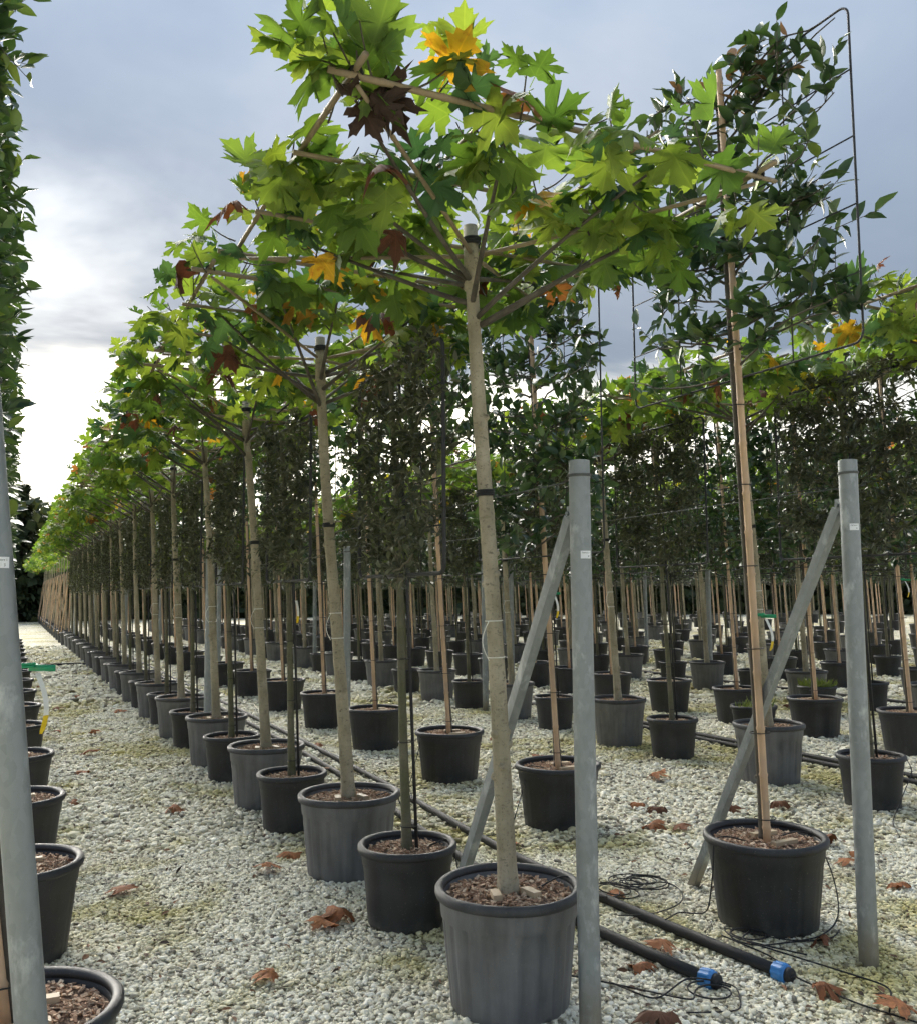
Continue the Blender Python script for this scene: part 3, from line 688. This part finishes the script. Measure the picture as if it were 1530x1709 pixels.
# aisle row: plane trees in ribbed grey pots alternating with holm oaks in smaller black pots
lab_plane = {0: 'plane tree in ribbed grey pot beside the foremost galvanised post of the aisle row', 1: 'plane tree in grey pot, second plane tree along the aisle row', 2: 'plane tree in grey pot, third plane tree along the aisle row', 3: 'plane tree in grey pot, fourth plane tree along the aisle row'}
lab_ilex = {0: 'holm oak on black trellis between the first two plane trees of the aisle row', 1: 'holm oak on black trellis between second and third plane trees of the aisle row', 2: 'holm oak in black pot between third and fourth plane trees of the aisle row'}
plane_y = [3.38, 5.34, 7.31, 9.26]+[9.26+1.96*i for i in range(1, 13)]
ilex_y = [4.41, 6.5, 8.45]+[8.45+1.97*i for i in range(1, 13)]
leans = [(-.13, .0), (-.2, -.03), (-.17, .05), (-.15, 0)]
for i, y in enumerate(plane_y):
    de = 2 if i < 4 else (1 if y < 14 else 0)
    root, pot = plane_tree((XA+(0 if i < 4 else rng.normal(0, .02)), y, 0), 11+i, ordlabel(lab_plane, i, 'plane tree in grey pot, %s plane tree along the aisle row', 'distant plane tree in grey pot beyond the tenth plane tree of the aisle row'), leans[i] if i < 4 else (-.14, 0), de, 'plane trees along the aisle row')
    if i == 0:
        cr = [c for c in root.children if c.name.split('.')[0] == 'crown'][0]; r_ = np.random.default_rng(2)
        c0 = np.array([leans[0][0]-HS, leans[0][1]-HS, FZ]); sp = MB()
        for d, L_ in (((-.6, -.1, .8), .26), ((.1, -.2, 1), .2), ((-.9, .2, .25), .18)):
            d = unit(d); sp.tube([c0, c0+d*L_*.5+np.array([0, 0, .01]), c0+d*L_], [.004, .003, .002], 5)
            for q in (.35, .6, .85, 1.0):
                o_ = unit(d+r_.normal(0, .55, 3)); leaf_obj('plane', int(r_.integers(5)), 'leaf_plane_green', c0+d*L_*q+o_*.04, frame_mat(o_, unit(r_.normal(0, .6, 3)+np.array([0, -.5, .6]))), r_.uniform(.11, .15), cr)
        sp.build('twig', 'bark_dark', cr)
        for q in range(5):
            o_ = unit(np.array([r_.normal(0, .5), r_.normal(0, .5), -1])); leaf_obj('curl', q % 3, 'leaf_plane_dead', c0+np.array([r_.uniform(.0, .16), r_.uniform(-.03, .16), r_.uniform(-.06, .03)]), frame_mat(o_, unit(r_.normal(0, 1, 3))), r_.uniform(.11, .15), cr)
    if i < 4:
        place(block_me, 'wood_block', root, (-.085, -.05, .446), (0, 0, -.3)); place(block_me, 'wood_block', root, (.055, -.085, .446), (0, 0, .15))
for i, y in enumerate(ilex_y):
    de = 2 if i < 2 else (1 if y < 14 else 0)
    espalier_tree('ilex', (XA-.02+rng.normal(0, .012), y, 0), 40+i, ordlabel(lab_ilex, i, 'holm oak in black pot, %s holm oak along the aisle row', 'distant holm oak in black pot beyond the tenth holm oak of the aisle row'), (-.07, .02), de, 'holm oaks along the aisle row')
# second row: bamboo-staked glossy evergreens
by = [3.58, 5.70, 7.5, 9.33, 11.1]+[11.1+1.9*i for i in range(1, 18)]
blab = ['sparse glossy evergreen tied to pale bamboo stake beside the braced post of the second row', 'glossy evergreen tied to bamboo stake, second tree of the second row', 'glossy evergreen tied to bamboo stake, third tree of the second row']
for i, y in enumerate(by):
    espalier_tree('glossy' if i != 1 else 'glossy_dense', (XB-(.14 if i == 0 else .03), y, 0), 70+i, ordlabel(dict(enumerate(blab)), i, 'glossy evergreen tied to bamboo stake, %s tree of the second row', 'distant staked evergreen beyond the tenth tree of the second row'), (-.05, .1) if i == 0 else (-.16, .08), 2 if i < 2 else (1 if y < 14 else 0), 'evergreens of the second row')
# third row: holm oaks on wide trellis and plane trees
cy_p = [6.1, 8.3]+[8.3+2.35*i for i in range(1, 16)]
cy_i = [5.05, 7.4, 9.6]+[9.6+2.3*i for i in range(1, 16)]
for i, y in enumerate(cy_p):
    rc, _ = plane_tree((XC, y, 0), 110+i, ordlabel({}, i, 'plane tree in grey pot, %s plane tree of the third row', 'distant plane tree beyond the tenth plane tree of the third row'), (-.14, .05), 2 if i < 2 else (1 if y < 12 else 0), 'plane trees of the third row')
    if i < 2: rc.scale = (1, 1, 1.07)
rc, _ = plane_tree((XC, 3.75, 0), 135, 'plane tree whose crown reaches over the first holm oak of the third row', (-.14, .05), 2, 'plane trees of the third row'); rc.scale = (1, 1, 1.08)
for i, y in enumerate(cy_i):
    espalier_tree('ilex_wide', (XC, y, 0), 140+i, ordlabel({}, i, 'wide holm oak panel on trellis, %s holm oak of the third row', 'distant holm oak beyond the tenth holm oak of the third row'), (-.1, .05), 2 if i < 1 else (1 if y < 12 else 0), 'holm oaks of the third row')
# fourth row and the rows behind
for i in range(34):
    y = 6.45+1.25*i
    if seen(XD, y): espalier_tree('glossy_dense', (XD+rng.normal(0, .05), y, 0), 170+i, ordlabel({}, i, 'evergreen tied to a bamboo stake, %s tree of the fourth row from the aisle', 'distant staked evergreen beyond the tenth tree of the fourth row'), (-.12, .1), 1 if i < 5 else 0, 'evergreens of the fourth row')
ords = ['fifth', 'sixth', 'seventh', 'eighth', 'ninth', 'tenth', 'eleventh', 'twelfth', 'thirteenth', 'fourteenth', 'fifteenth']
for ri, x in enumerate([XE, 12.5, 14.8, 17.0, 19.4, 22.0, 24.8, 28.0, 31.5, 35.5, 40.0]):
    y0 = x/1.35-1.0; step = [1.05, 1.4, 1.1, 1.4, 1.3, 1.6, 1.4, 1.8, 1.5, 2.0, 1.8][ri]; ymax = [44, 46, 48, 50, 50, 50, 50, 48, 46, 44, 42][ri]; i = 0
    y = y0
    while y < ymax:
        xx = x+rng.normal(0, .06)
        if seen(xx, y):
            if ri % 2: espalier_tree('glossy_dense', (xx, y, 0), 200+i+ri, 'evergreen tied to a bamboo stake in the %s row from the aisle' % ords[ri], (-.12, .1), 0, 'evergreens of the %s row' % ords[ri])
            elif i % 2: plane_tree((xx, y, 0), 230+i+ri, 'plane tree with flat crown in the %s row from the aisle' % ords[ri], (-.14, .0), 0, 'plane trees of the %s row' % ords[ri])
            else: espalier_tree('ilex_wide', (xx, y, 0), 260+i+ri, 'holm oak on trellis in the %s row from the aisle' % ords[ri], (-.1, .0), 0, 'holm oaks of the %s row' % ords[ri])
        y += step+rng.normal(0, .08); i += 1
# row on the other side of the aisle
ly = [3.15, 4.83, 6.37, 8.05, 9.85]+[9.85+1.75*i for i in range(1, 12)]
for i, y in enumerate(ly):
    lb = ordlabel({0: 'staked evergreen in the big black pot beside the leaning post across the aisle'}, i, 'staked evergreen in the %s pot of the row across the aisle', 'distant staked evergreen beyond the tenth pot of the row across the aisle')
    espalier_tree('glossy_dense', (.05, y, 0), 300+i, lb, (-.48, .0) if i == 0 else (-.25, .0), 2 if i < 1 else (1 if y < 12 else 0), 'evergreens across the aisle')

# trees on bamboo tripods at the far end of the aisle row
tri_c = [join_leaves('leaves', PLANE, p_, r_, s_, 'leaf_plane_mixed') for (_, p_, r_, s_) in [plane_crown(900+i, (0, 0), (0, 0, 2.95), 170) for i in range(2)]]
tri_t = trunk_mesh('bark_plane', .4, 3.15, (0, 0), .035, .02, 77, 4)[0]
tri_k = [cane(MB(), (.32*math.cos(a), .32*math.sin(a), .3), (.03*math.cos(a), .03*math.sin(a), 2.5), .018, 5+i, 7).mesh('bamboo_cane', 'bamboo_fresh') for i, a in enumerate((.4, 2.5, 4.6))]
for i in range(14):
    y = 33.5+2.1*i
    root = empty('staked_plane_tree', (XA-.05, y, 0), i*1.3, label='plane tree held by bamboo canes at the far end of the aisle row', cat='tree', group='tripod staked trees')
    add_pot(root, 'mid', i, False); obj('trunk', tri_t, root)
    for km in tri_k: obj('bamboo_cane', km, root)
    obj('crown', tri_c[i % 2], root, kind='stuff')

# weeds in two of the pots
def weeds(root, z, rad, n, seed):
    r_ = np.random.default_rng(seed); a = r_.uniform(0, 6.283, n); q = rad*np.sqrt(r_.random(n))
    pos = np.column_stack([q*np.cos(a), q*np.sin(a), np.full(n, z)])
    rots = [frame_mat((r_.normal(0, .45), r_.normal(0, .45), 1), (r_.normal(), r_.normal(), .2)) for _ in range(n)]
    obj('weeds', join_leaves('weeds', [oval_leaf(71, .12, .2, .5, 4)], pos, rots, r_.uniform(.05, .15, n), 'leaf_weed'), root, kind='stuff')
herb = empty('potted_herb', (9.55, 8.9, 0), label='low black pot of feathery green weeds among the far rows', cat='plant')
add_pot(herb, 'small', 3, True); weeds(herb, .34, .22, 420, 5)
herb = empty('potted_herb', (7.35, 7.75, 0), label='black pot of sparse dark weeds behind the third row', cat='plant')
add_pot(herb, 'small', 4, True); weeds(herb, .34, .2, 120, 6)

# ------------------------------------------------------------------ steel posts, braces, wires
def text_mesh(s, size):
    cu = bpy.data.curves.new('print', 'FONT'); cu.body = s; cu.size = size; cu.align_x = 'LEFT'
    o_ = bpy.data.objects.new('print', cu); COL.objects.link(o_); bpy.context.view_layer.update()
    me_ = bpy.data.meshes.new_from_object(o_.evaluated_get(bpy.context.evaluated_depsgraph_get())); bpy.data.objects.remove(o_)
    me_.materials.clear(); me_.materials.append(MATS['print_ink']); return me_
def post(x, y, h, label, group, top=(0, 0), brace=None, sticker=None, r_=.0415, wires=2):
    root = empty('galvanised_post', (x, y, 0), label=label, cat='post', group=group)
    top = np.array([top[0], top[1], h]); at_ = lambda z: np.array([top[0]*z/h, top[1]*z/h, z])
    n = 28; mb = MB(); mb.tube([at_(-.05), at_(h*.5), at_(h)], r_, n, False)
    mb.tube([at_(h), at_(h-.012)], r_-.0035, n, False); mb.disc(r_-.003, h-.012, n)
    V = mb.v[-1]; V[:, 0] += top[0]; V[:, 1] += top[1]
    mb.tube([at_(h-.0005), at_(h+.0012)], [r_, r_-.0035], n, False)
    tube = mb.build('tube', 'galvanised', root)
    wm = MB(); ring(wm, at_(h-.06), r_+.003, .003, 20, turns=wires); wm.build('wire_wrap', 'wire', root)
    if brace:
        a = np.array(brace); b = at_(h-.22)+np.array([0, r_+.02, 0]); d = unit(b-a); sx = unit(np.cross(d, (0, 0, 1))); sy = np.cross(sx, d); mb = MB()
        q = .021; prof = [(-q, -q*1.1), (q, -q*1.1), (q*1.05, 0), (q, q*1.1), (-q, q*1.1), (-q*1.05, 0)]; V = [p+sx*u+sy*v_ for p in (a-d*.06, b) for u, v_ in prof]; k_ = len(prof)
        mb.put(V, [(j, (j+1) % k_, k_+(j+1) % k_, k_+j) for j in range(k_)]+[tuple(range(k_))[::-1], tuple(range(k_, 2*k_))])
        br = mb.build('brace', 'galvanised', root, smooth=False)
        lug = MB().box(b+np.array([0, -.018, .01]), (.018, .024, .035)); lug.tube([b+np.array([-.032, -.012, .015]), b+np.array([.032, -.012, .015])], .009, 6); lug.build('bracket', 'galvanised', br, smooth=False)
    if sticker:
        z, ang, l1, l2 = sticker; c_ = at_(z); k_ = 7; wd = .043; hh = .015
        aa = ang+np.linspace(-.5, .5, k_)*wd/r_
        V = [c_+np.array([(r_+.0016)*math.cos(a), (r_+.0016)*math.sin(a), dz]) for dz in (-hh, hh) for a in aa]
        mb = MB(); mb.put(V, [(j, j+1, k_+j+1, k_+j) for j in range(k_-1)]); sk = mb.build('sticker', 'sticker', root)
        for s_, size, u0, dz in ((l1, .0088, -.017, .0045), (l2, .0115, .006, -.0105)):
            tm = text_mesh(s_, size)
            for v_ in tm.vertices:
                a = ang+(v_.co.x+u0)/(r_+.002); zz = v_.co.y+dz; v_.co = Vector(c_)+Vector(((r_+.0024)*math.cos(a), (r_+.0024)*math.sin(a), zz))
            obj('lettering', tm, sk)
    return root
CAMDIR = lambda x, y: math.atan2(-y, -x)
post(1.99, 3.0, 2.16, 'thick galvanised post with white sticker beside the foremost plane tree pot', 'row end posts', brace=(-.03, 1.2, 0), sticker=(1.79, CAMDIR(1.99, 3.0)+.5, 'Settore 1', '4\u00aa'))
post(3.44, 2.98, 2.24, 'thick galvanised post with white sticker and brace beside the sparse bamboo-staked evergreen', 'row end posts', top=(.01, 0), brace=(.03, 1.2, 0), sticker=(1.93, CAMDIR(3.44, 2.98)+.45, 'Settore 1', '4'))
post(.135, 2.78, 2.3, 'leaning galvanised post beside the big black pot across the aisle', 'row end posts', top=(-.225, .0), sticker=(1.74, CAMDIR(.12, 2.78)+.3, 'Settore 1', '3'), r_=.041)
for x, y in ((XA+.03, 9.87), (XA+.03, 17.72), (XA+.03, 24.55), (XA, 31.5)): post(x, y, 2.2, 'galvanised post further along the aisle row of plane trees', 'posts along the aisle row')
for x, y in ((XB, 10.35), (XB, 17.75), (XB, 25.35)): post(x, y, 2.2, 'galvanised post further along the second row behind the aisle row', 'posts of the second row')
for x, y in ((XC, 11.4), (XC+.02, 19.4)): post(x, y, 2.2, 'galvanised post standing in the third row from the aisle', 'posts of the third row')
for x, y in ((XD, 7.08), (XD, 14.57)): post(x, y, 2.2, 'galvanised post standing in the fourth row from the aisle', 'posts of the fourth row')
for x, y in ((XE+.5, 12.6), (XE+.5, 20), (13.0, 17), (13.0, 25), (15.3, 21)): post(x, y, 2.2, 'galvanised post standing among the rows beyond the fourth row', 'posts of the far rows')
for x, z, y0, lb in ((XA+.06, 2.07, 3.0, 'aisle row'), (XB-.03, 2.13, 2.98, 'second row'), (XC+.05, 2.12, 3.6, 'third row'), (XD, 2.1, 5, 'fourth row')):
    ys = np.linspace(y0, 34, 30); mb = MB().tube(np.column_stack([np.full(30, x)+np.where(ys < y0+.1, .0, -.02), ys, z-.025*np.abs(np.sin((ys-y0)*math.pi/7.3))]), .0028, 6)
    mb.build('support_wire', 'wire', label='grey support wire strung between the posts of the %s' % lb, cat='wire')

# ------------------------------------------------------------------ irrigation
def smooth_path(P, k_=80):
    P = np.asarray(P, float); s_ = np.concatenate([[0], np.cumsum(np.linalg.norm(np.diff(P, axis=0), axis=1))]); tt = np.linspace(0, s_[-1], k_)
    Q = np.column_stack([np.interp(tt, s_, P[:, i]) for i in range(3)])
    for _ in range(max(2, k_//5)): Q[1:-1] = .25*Q[:-2]+.5*Q[1:-1]+.25*Q[2:]
    return Q
def main_pipe(P, label, cap=True, r_=.026):
    root = empty('irrigation_pipe', (*P[0][:2], 0), label=label, cat='pipe', group='black irrigation pipes'); P = np.array(P)-np.array([*P[0][:2], 0])
    MB().tube(smooth_path(P, 120), r_, 14).build('hose', 'black_rubber', root)
    if cap:
        d = unit(P[0]-P[1]); M = frame_mat(d, (0, 0, 1)); mb = MB(); a = P[0]-d*.03
        n = 40; V = []
        pr = [(.0, r_+.001), (.004, r_+.011), (.05, r_+.014), (.062, r_+.012), (.066, r_+.004)]
        for L_, q in pr:
            for j in range(n): an = 2*math.pi*j/n; qq = q+(.0022 if j % 4 < 2 and .003 < L_ < .06 else 0); V.append(a+d*L_+qq*(M[:, 0]*math.cos(an)+M[:, 2]*math.sin(an)))
        mb.put(V, [(i*n+j, i*n+(j+1) % n, (i+1)*n+(j+1) % n, (i+1)*n+j) for i in range(len(pr)-1) for j in range(n)]); cp = mb.build('end_cap', 'blue_plastic', root, smooth=False)
        mb = MB(); mb.tube([a+d*.06, a+d*.085, a+d*.09], [r_+.006, r_+.004, r_-.006], 24); mb.box(a+d*.09, (.02, .004, .004), M); mb.build('plug', 'black_rubber', cp)
main_pipe([(2.98, 3.04, .034), (2.90, 3.5, .03), (2.78, 4.12, .03), (2.80, 5.2, .03), (2.92, 6.9, .03), (2.95, 10, .03), (2.9, 20, .03), (2.9, 40, .03)], 'black irrigation pipe with blue end cap lying closer to the bamboo-staked evergreen')
main_pipe([(2.66, 3.13, .034), (2.58, 3.4, .03), (2.46, 3.75, .03), (2.40, 4.4, .03), (2.52, 5.4, .03), (2.7, 7, .03), (2.75, 10, .03), (2.7, 40, .03)], 'black irrigation pipe with blue end cap lying closer to the foremost plane tree pot')
main_pipe([(7.1, 3.5, .03), (7.0, 8, .03), (7.2, 20, .03), (7.0, 40, .03)], 'black irrigation pipe lying between the third and fourth rows', False)
main_pipe([(6.88, 3.5, .03), (6.82, 8, .03), (6.95, 20, .03), (6.8, 40, .03)], 'second black irrigation pipe lying between the third and fourth rows', False)
main_pipe([(11.5, 7, .03), (11.4, 20, .03), (11.5, 40, .03)], 'black irrigation pipe lying beyond the fifth row of pots', False)
main_pipe([(-.3, 24.0, .03), (1.6, 23.6, .03), (2.6, 23.4, .03)], 'black pipe lying straight across the gravel aisle', False, .035)
def drip(P, label, k_=70, r_=.0036):
    P = np.array(P, float); o0 = np.array([P[0][0], P[0][1], 0])
    MB().tube(smooth_path(P-o0, k_), r_, 6).build('drip_tube', 'black_rubber', label=label, cat='drip tube', group='thin black drip tubes').location = tuple(o0)
r_ = np.random.default_rng(3)
def coil(cx, cy_, ra, turns, label, zt=.03, exit=None):
    a = np.linspace(0, 2*math.pi*turns, int(26*turns)); q = ra*(1+.28*np.sin(a*.37+cx)+.12*np.sin(a*1.31))
    P = np.column_stack([cx+q*np.cos(a)+.05*np.sin(a*.21), cy_+q*np.sin(a)*.9, .03+zt*(.5+.5*np.sin(a*.9))])
    if exit: P = np.concatenate([P, exit])
    drip(P, label, int(34*turns))
coil(3.16, 4.28, .17, 6, 'tangled coil of drip tube lying behind the paired blue-capped pipes', exit=[(3.36, 4.1, .03), (3.22, 3.9, .02), (3.0, 3.9, .02), (2.85, 3.75, .07), (2.8, 3.95, .02)])
coil(2.93, 4.22, .13, 3, 'loose coil of drip tube beside the pipe nearer the evergreen')
coil(3.12, 3.42, .12, 1.7, 'drip tube looped on the gravel in front of the sparse evergreen pot', .012, exit=[(3.3, 3.3, .02), (3.5, 3.22, .02), (3.62, 3.3, .02)])
drip([(2.3, 3.32, .02), (2.36, 3.08, .02), (2.55, 3.12, .07), (2.75, 3.05, .02), (2.6, 2.86, .02), (2.4, 2.95, .02)], 'drip tube curling round the pipe end by the foremost plane tree pot')
drip([(2.98, 3.4, .07), (3.1, 3.2, .02), (3.02, 3.0, .02), (3.05, 2.7, .02), (3.15, 2.4, .02)], 'drip tube trailing away past the blue pipe cap')
coil(2.55, 3.02, .12, 1.6, 'drip tube looped under a blue end cap', .01, exit=[(2.3, 3.3, .02), (2.15, 3.5, .02)])
drip([(3.25, 3.15, .02), (3.0, 3.35, .07), (3.15, 3.6, .02), (3.3, 3.25, .03), (3.5, 3.28, .02), (3.66, 3.32, .05), (3.78, 3.46, .2), (3.76, 3.54, .38), (3.70, 3.56, .445), (3.6, 3.58, .41), (3.5, 3.58, .40)], 'drip tube hooked over the rim of the sparse bamboo-staked evergreen pot')
drip([(2.9, 3.7, .06), (3.1, 3.85, .02), (3.13, 3.66, .06), (3.12, 3.6, .3), (3.15, 3.63, .44), (3.25, 3.62, .43), (3.36, 3.6, .39)], 'drip tube rising up the side of the sparse evergreen pot')
drip([(2.45, 3.75, .05), (2.3, 3.5, .02), (2.18, 3.36, .2), (2.15, 3.35, .47), (2.08, 3.36, .47), (1.98, 3.36, .43)], 'drip tube over the rim of the foremost plane tree pot')
drip([(2.41, 4.4, .05), (2.25, 4.35, .02), (2.12, 4.38, .2), (2.09, 4.4, .39), (1.95, 4.42, .35)], 'drip tube running up to the first holm oak pot')
drip([(2.5, 5.3, .05), (2.3, 5.2, .02), (2.17, 5.2, .3), (2.12, 5.25, .47), (2.0, 5.3, .43)], 'drip tube running up to the second plane tree pot')
drip([(2.83, 5.5, .05), (3.1, 5.6, .02), (3.26, 5.68, .3), (3.29, 5.7, .44), (3.45, 5.7, .4)], 'drip tube running up to the second bamboo-staked pot')
drip([(2.93, 7.2, .05), (3.1, 7.35, .02), (3.24, 7.46, .3), (3.27, 7.47, .44), (3.4, 7.5, .4)], 'drip tube running up to the third bamboo-staked pot')
drip([(3.1, 2.6, .02), (3.3, 2.75, .02), (3.0, 3.3, .08), (3.25, 3.5, .02)], 'drip tube trailing across the gravel in front of the second row post')
drip([(5.3, 4.3, .02), (5.6, 4.6, .02), (6.1, 4.8, .3), (6.17, 4.95, .40), (6.05, 5.0, .36)], 'drip tube over the rim of the first holm oak pot in the third row')

# ------------------------------------------------------------------ hanging tags
def tag_ribbon(loc, label, green=True, L_=.16, ang=0.0):
    root = empty('plant_tag', loc, ang, label=label, cat='tag', group='hanging plant tags')
    a = np.linspace(0, 1, 14); x = .02+.035*np.sin(a*2.6); z = -L_*a; hw = .0085*np.ones(14); hw[-1] = .004
    for nm, i0, i1, mt in (('ribbon', 0, 10, 'white_tie'), ('yellow_end', 9, 14, 'tag_yellow')):
        V = []; 
        for i in range(i0, i1): V += [(x[i]-.002, -hw[i], z[i]), (x[i]+.001, hw[i], z[i])]
        k_ = i1-i0; mb = MB(); mb.put(V, [(2*j, 2*j+1, 2*j+3, 2*j+2) for j in range(k_-1)]); mb.build(nm, mt, root)
    if green:
        mb = MB(); ring(mb, (-.02, .0, .02), .03, .004, 16, turns=2); mb.box((.035, 0, .015), (.045, .002, .009)); mb.build('green_strap', 'green_tie', root)
tag_ribbon((3.46, 3.56, 1.50), 'white and yellow tag on the sparse evergreen stake', ang=-1.4)
tag_ribbon((3.52, 5.68, 1.62), 'white and yellow tag on the second bamboo stake of the second row', ang=-1.4)
tag_ribbon((1.84, 6.46, 1.60), 'white and yellow tag on the second holm oak stem of the aisle row', False, ang=-1.4)
tag_ribbon((.062, 2.92, 1.43), 'white and yellow tag with green strap beside the leaning post', ang=-.75, L_=.17)
tag_ribbon((XD, 6.42, 1.72), 'green strapped tag on the first stake of the fourth row', ang=-1.4)
tag_ribbon((5.9, 9.55, 1.75), 'green strapped tag on a holm oak of the third row', ang=-1.4)

# ------------------------------------------------------------------ fallen leaves
FL = [(0.62, 5.44), (1.49, 4.6), (1.54, 4.48), (1.40, 4.55), (1.04, 3.96), (1.69, 5.75), (1.46, 5.55), (1.12, 7.38), (0.51, 8.09), (0.79, 10.33), (0.71, 9.3), (3.97, 5.27), (4.19, 5.19), (4.39, 5.68), (4.36, 5.85),
      (5.03, 6.57), (4.84, 5.44), (5.19, 5.25), (4.52, 4.01), (4.7, 4.19), (4.83, 4.4), (2.77, 3.49), (2.46, 3.39), (2.97, 4.17), (3.17, 2.56), (3.46, 3.21), (2.35, 2.95), (1.4, 13.87), (0.41, 10.15),
      (1.69, 13.34), (2.95, 5.27), (2.99, 9.6), (2.98, 2.86), (8.77, 8.37), (8.93, 10.07), (9.77, 9.58), (2.3, 6.2), (.55, 12.2), (.9, 11.8), (.6, 14.5), (1.0, 16.2), (.5, 18), (4.6, 7.6), (4.9, 9.1), (4.4, 3.6), (2.6, 8.2)]
for i, (x, y) in enumerate(FL):
    a = rng.uniform(0, 6.283); s_ = rng.uniform(.11, .18)
    o_ = bpy.data.objects.new('fallen_leaf', leaf_mesh('curl' if i % 3 else 'plane', int(rng.integers(3)), 'leaf_fallen')); o_.location = (x, y, .026+s_*.15)
    o_.rotation_euler = (rng.normal(0, .2)+.12, rng.normal(0, .25), a); o_.scale = (s_, s_, s_)
    link(o_, label='curled brown plane leaf lying on the white gravel', cat='fallen leaf', group='fallen plane leaves on the gravel')

# ------------------------------------------------------------------ far hedge and conifers
k = 36000; a = rng.uniform(-.12, 1.12, k); d = rng.uniform(64, 74, k); top = 3.4+1.6*np.sin(a*23)+.9*np.sin(a*57+1)+1.2*np.sin(a*9+2); top = np.maximum(top+2.0, 3.6)
z = top*rng.random(k)**1.25; pos = np.column_stack([d*np.sin(a), d*np.cos(a), z])
rots = [frame_mat(rng.normal(0, 1, 3), rng.normal(0, 1, 3)) for _ in range(k)]
obj('far_treeline', join_leaves('far_treeline', [oval_leaf(60, .8, .2, .2, 2)], pos, rots, rng.uniform(.45, 1.0, k), 'leaf_wood'), kind='stuff', label='dark dense hedge and wood behind the rows of potted trees')
for i, (x, y, h, lb) in enumerate(((.6, 66, 9.0, 'tall dark conifer standing past the end of the gravel aisle'), (-1.6, 72, 11.5, 'taller conifer behind the first conifer at the end of the aisle'), (2.6, 70, 7.6, 'short broad conifer at the end of the aisle row'))):
    root = empty('conifer', (x, y, 0), label=lb, cat='tree', group='conifers past the aisle')
    MB().tube([(0, 0, -.1), (0, 0, h*.5), (0, 0, h)], [.2, .1, .02], 8).build('trunk', 'bark_dark', root)
    k = 2600; q = rng.random(k)**1.3; zz = .5+q*(h-.5); rr = (1-q)*h*.19*(1+.3*np.sin(zz*5))*np.sqrt(rng.random(k))+.08; aa = rng.uniform(0, 6.283, k)
    rots = [frame_mat((math.cos(b), math.sin(b), rng.normal(-.2, .4)), (0, 0, 1)) for b in aa]
    obj('crown', join_leaves('crown', [oval_leaf(61, .5, .2, .3, 2)], np.column_stack([rr*np.cos(aa), rr*np.sin(aa), zz]), rots, rng.uniform(.25, .6, k), 'leaf_wood'), root, kind='stuff')
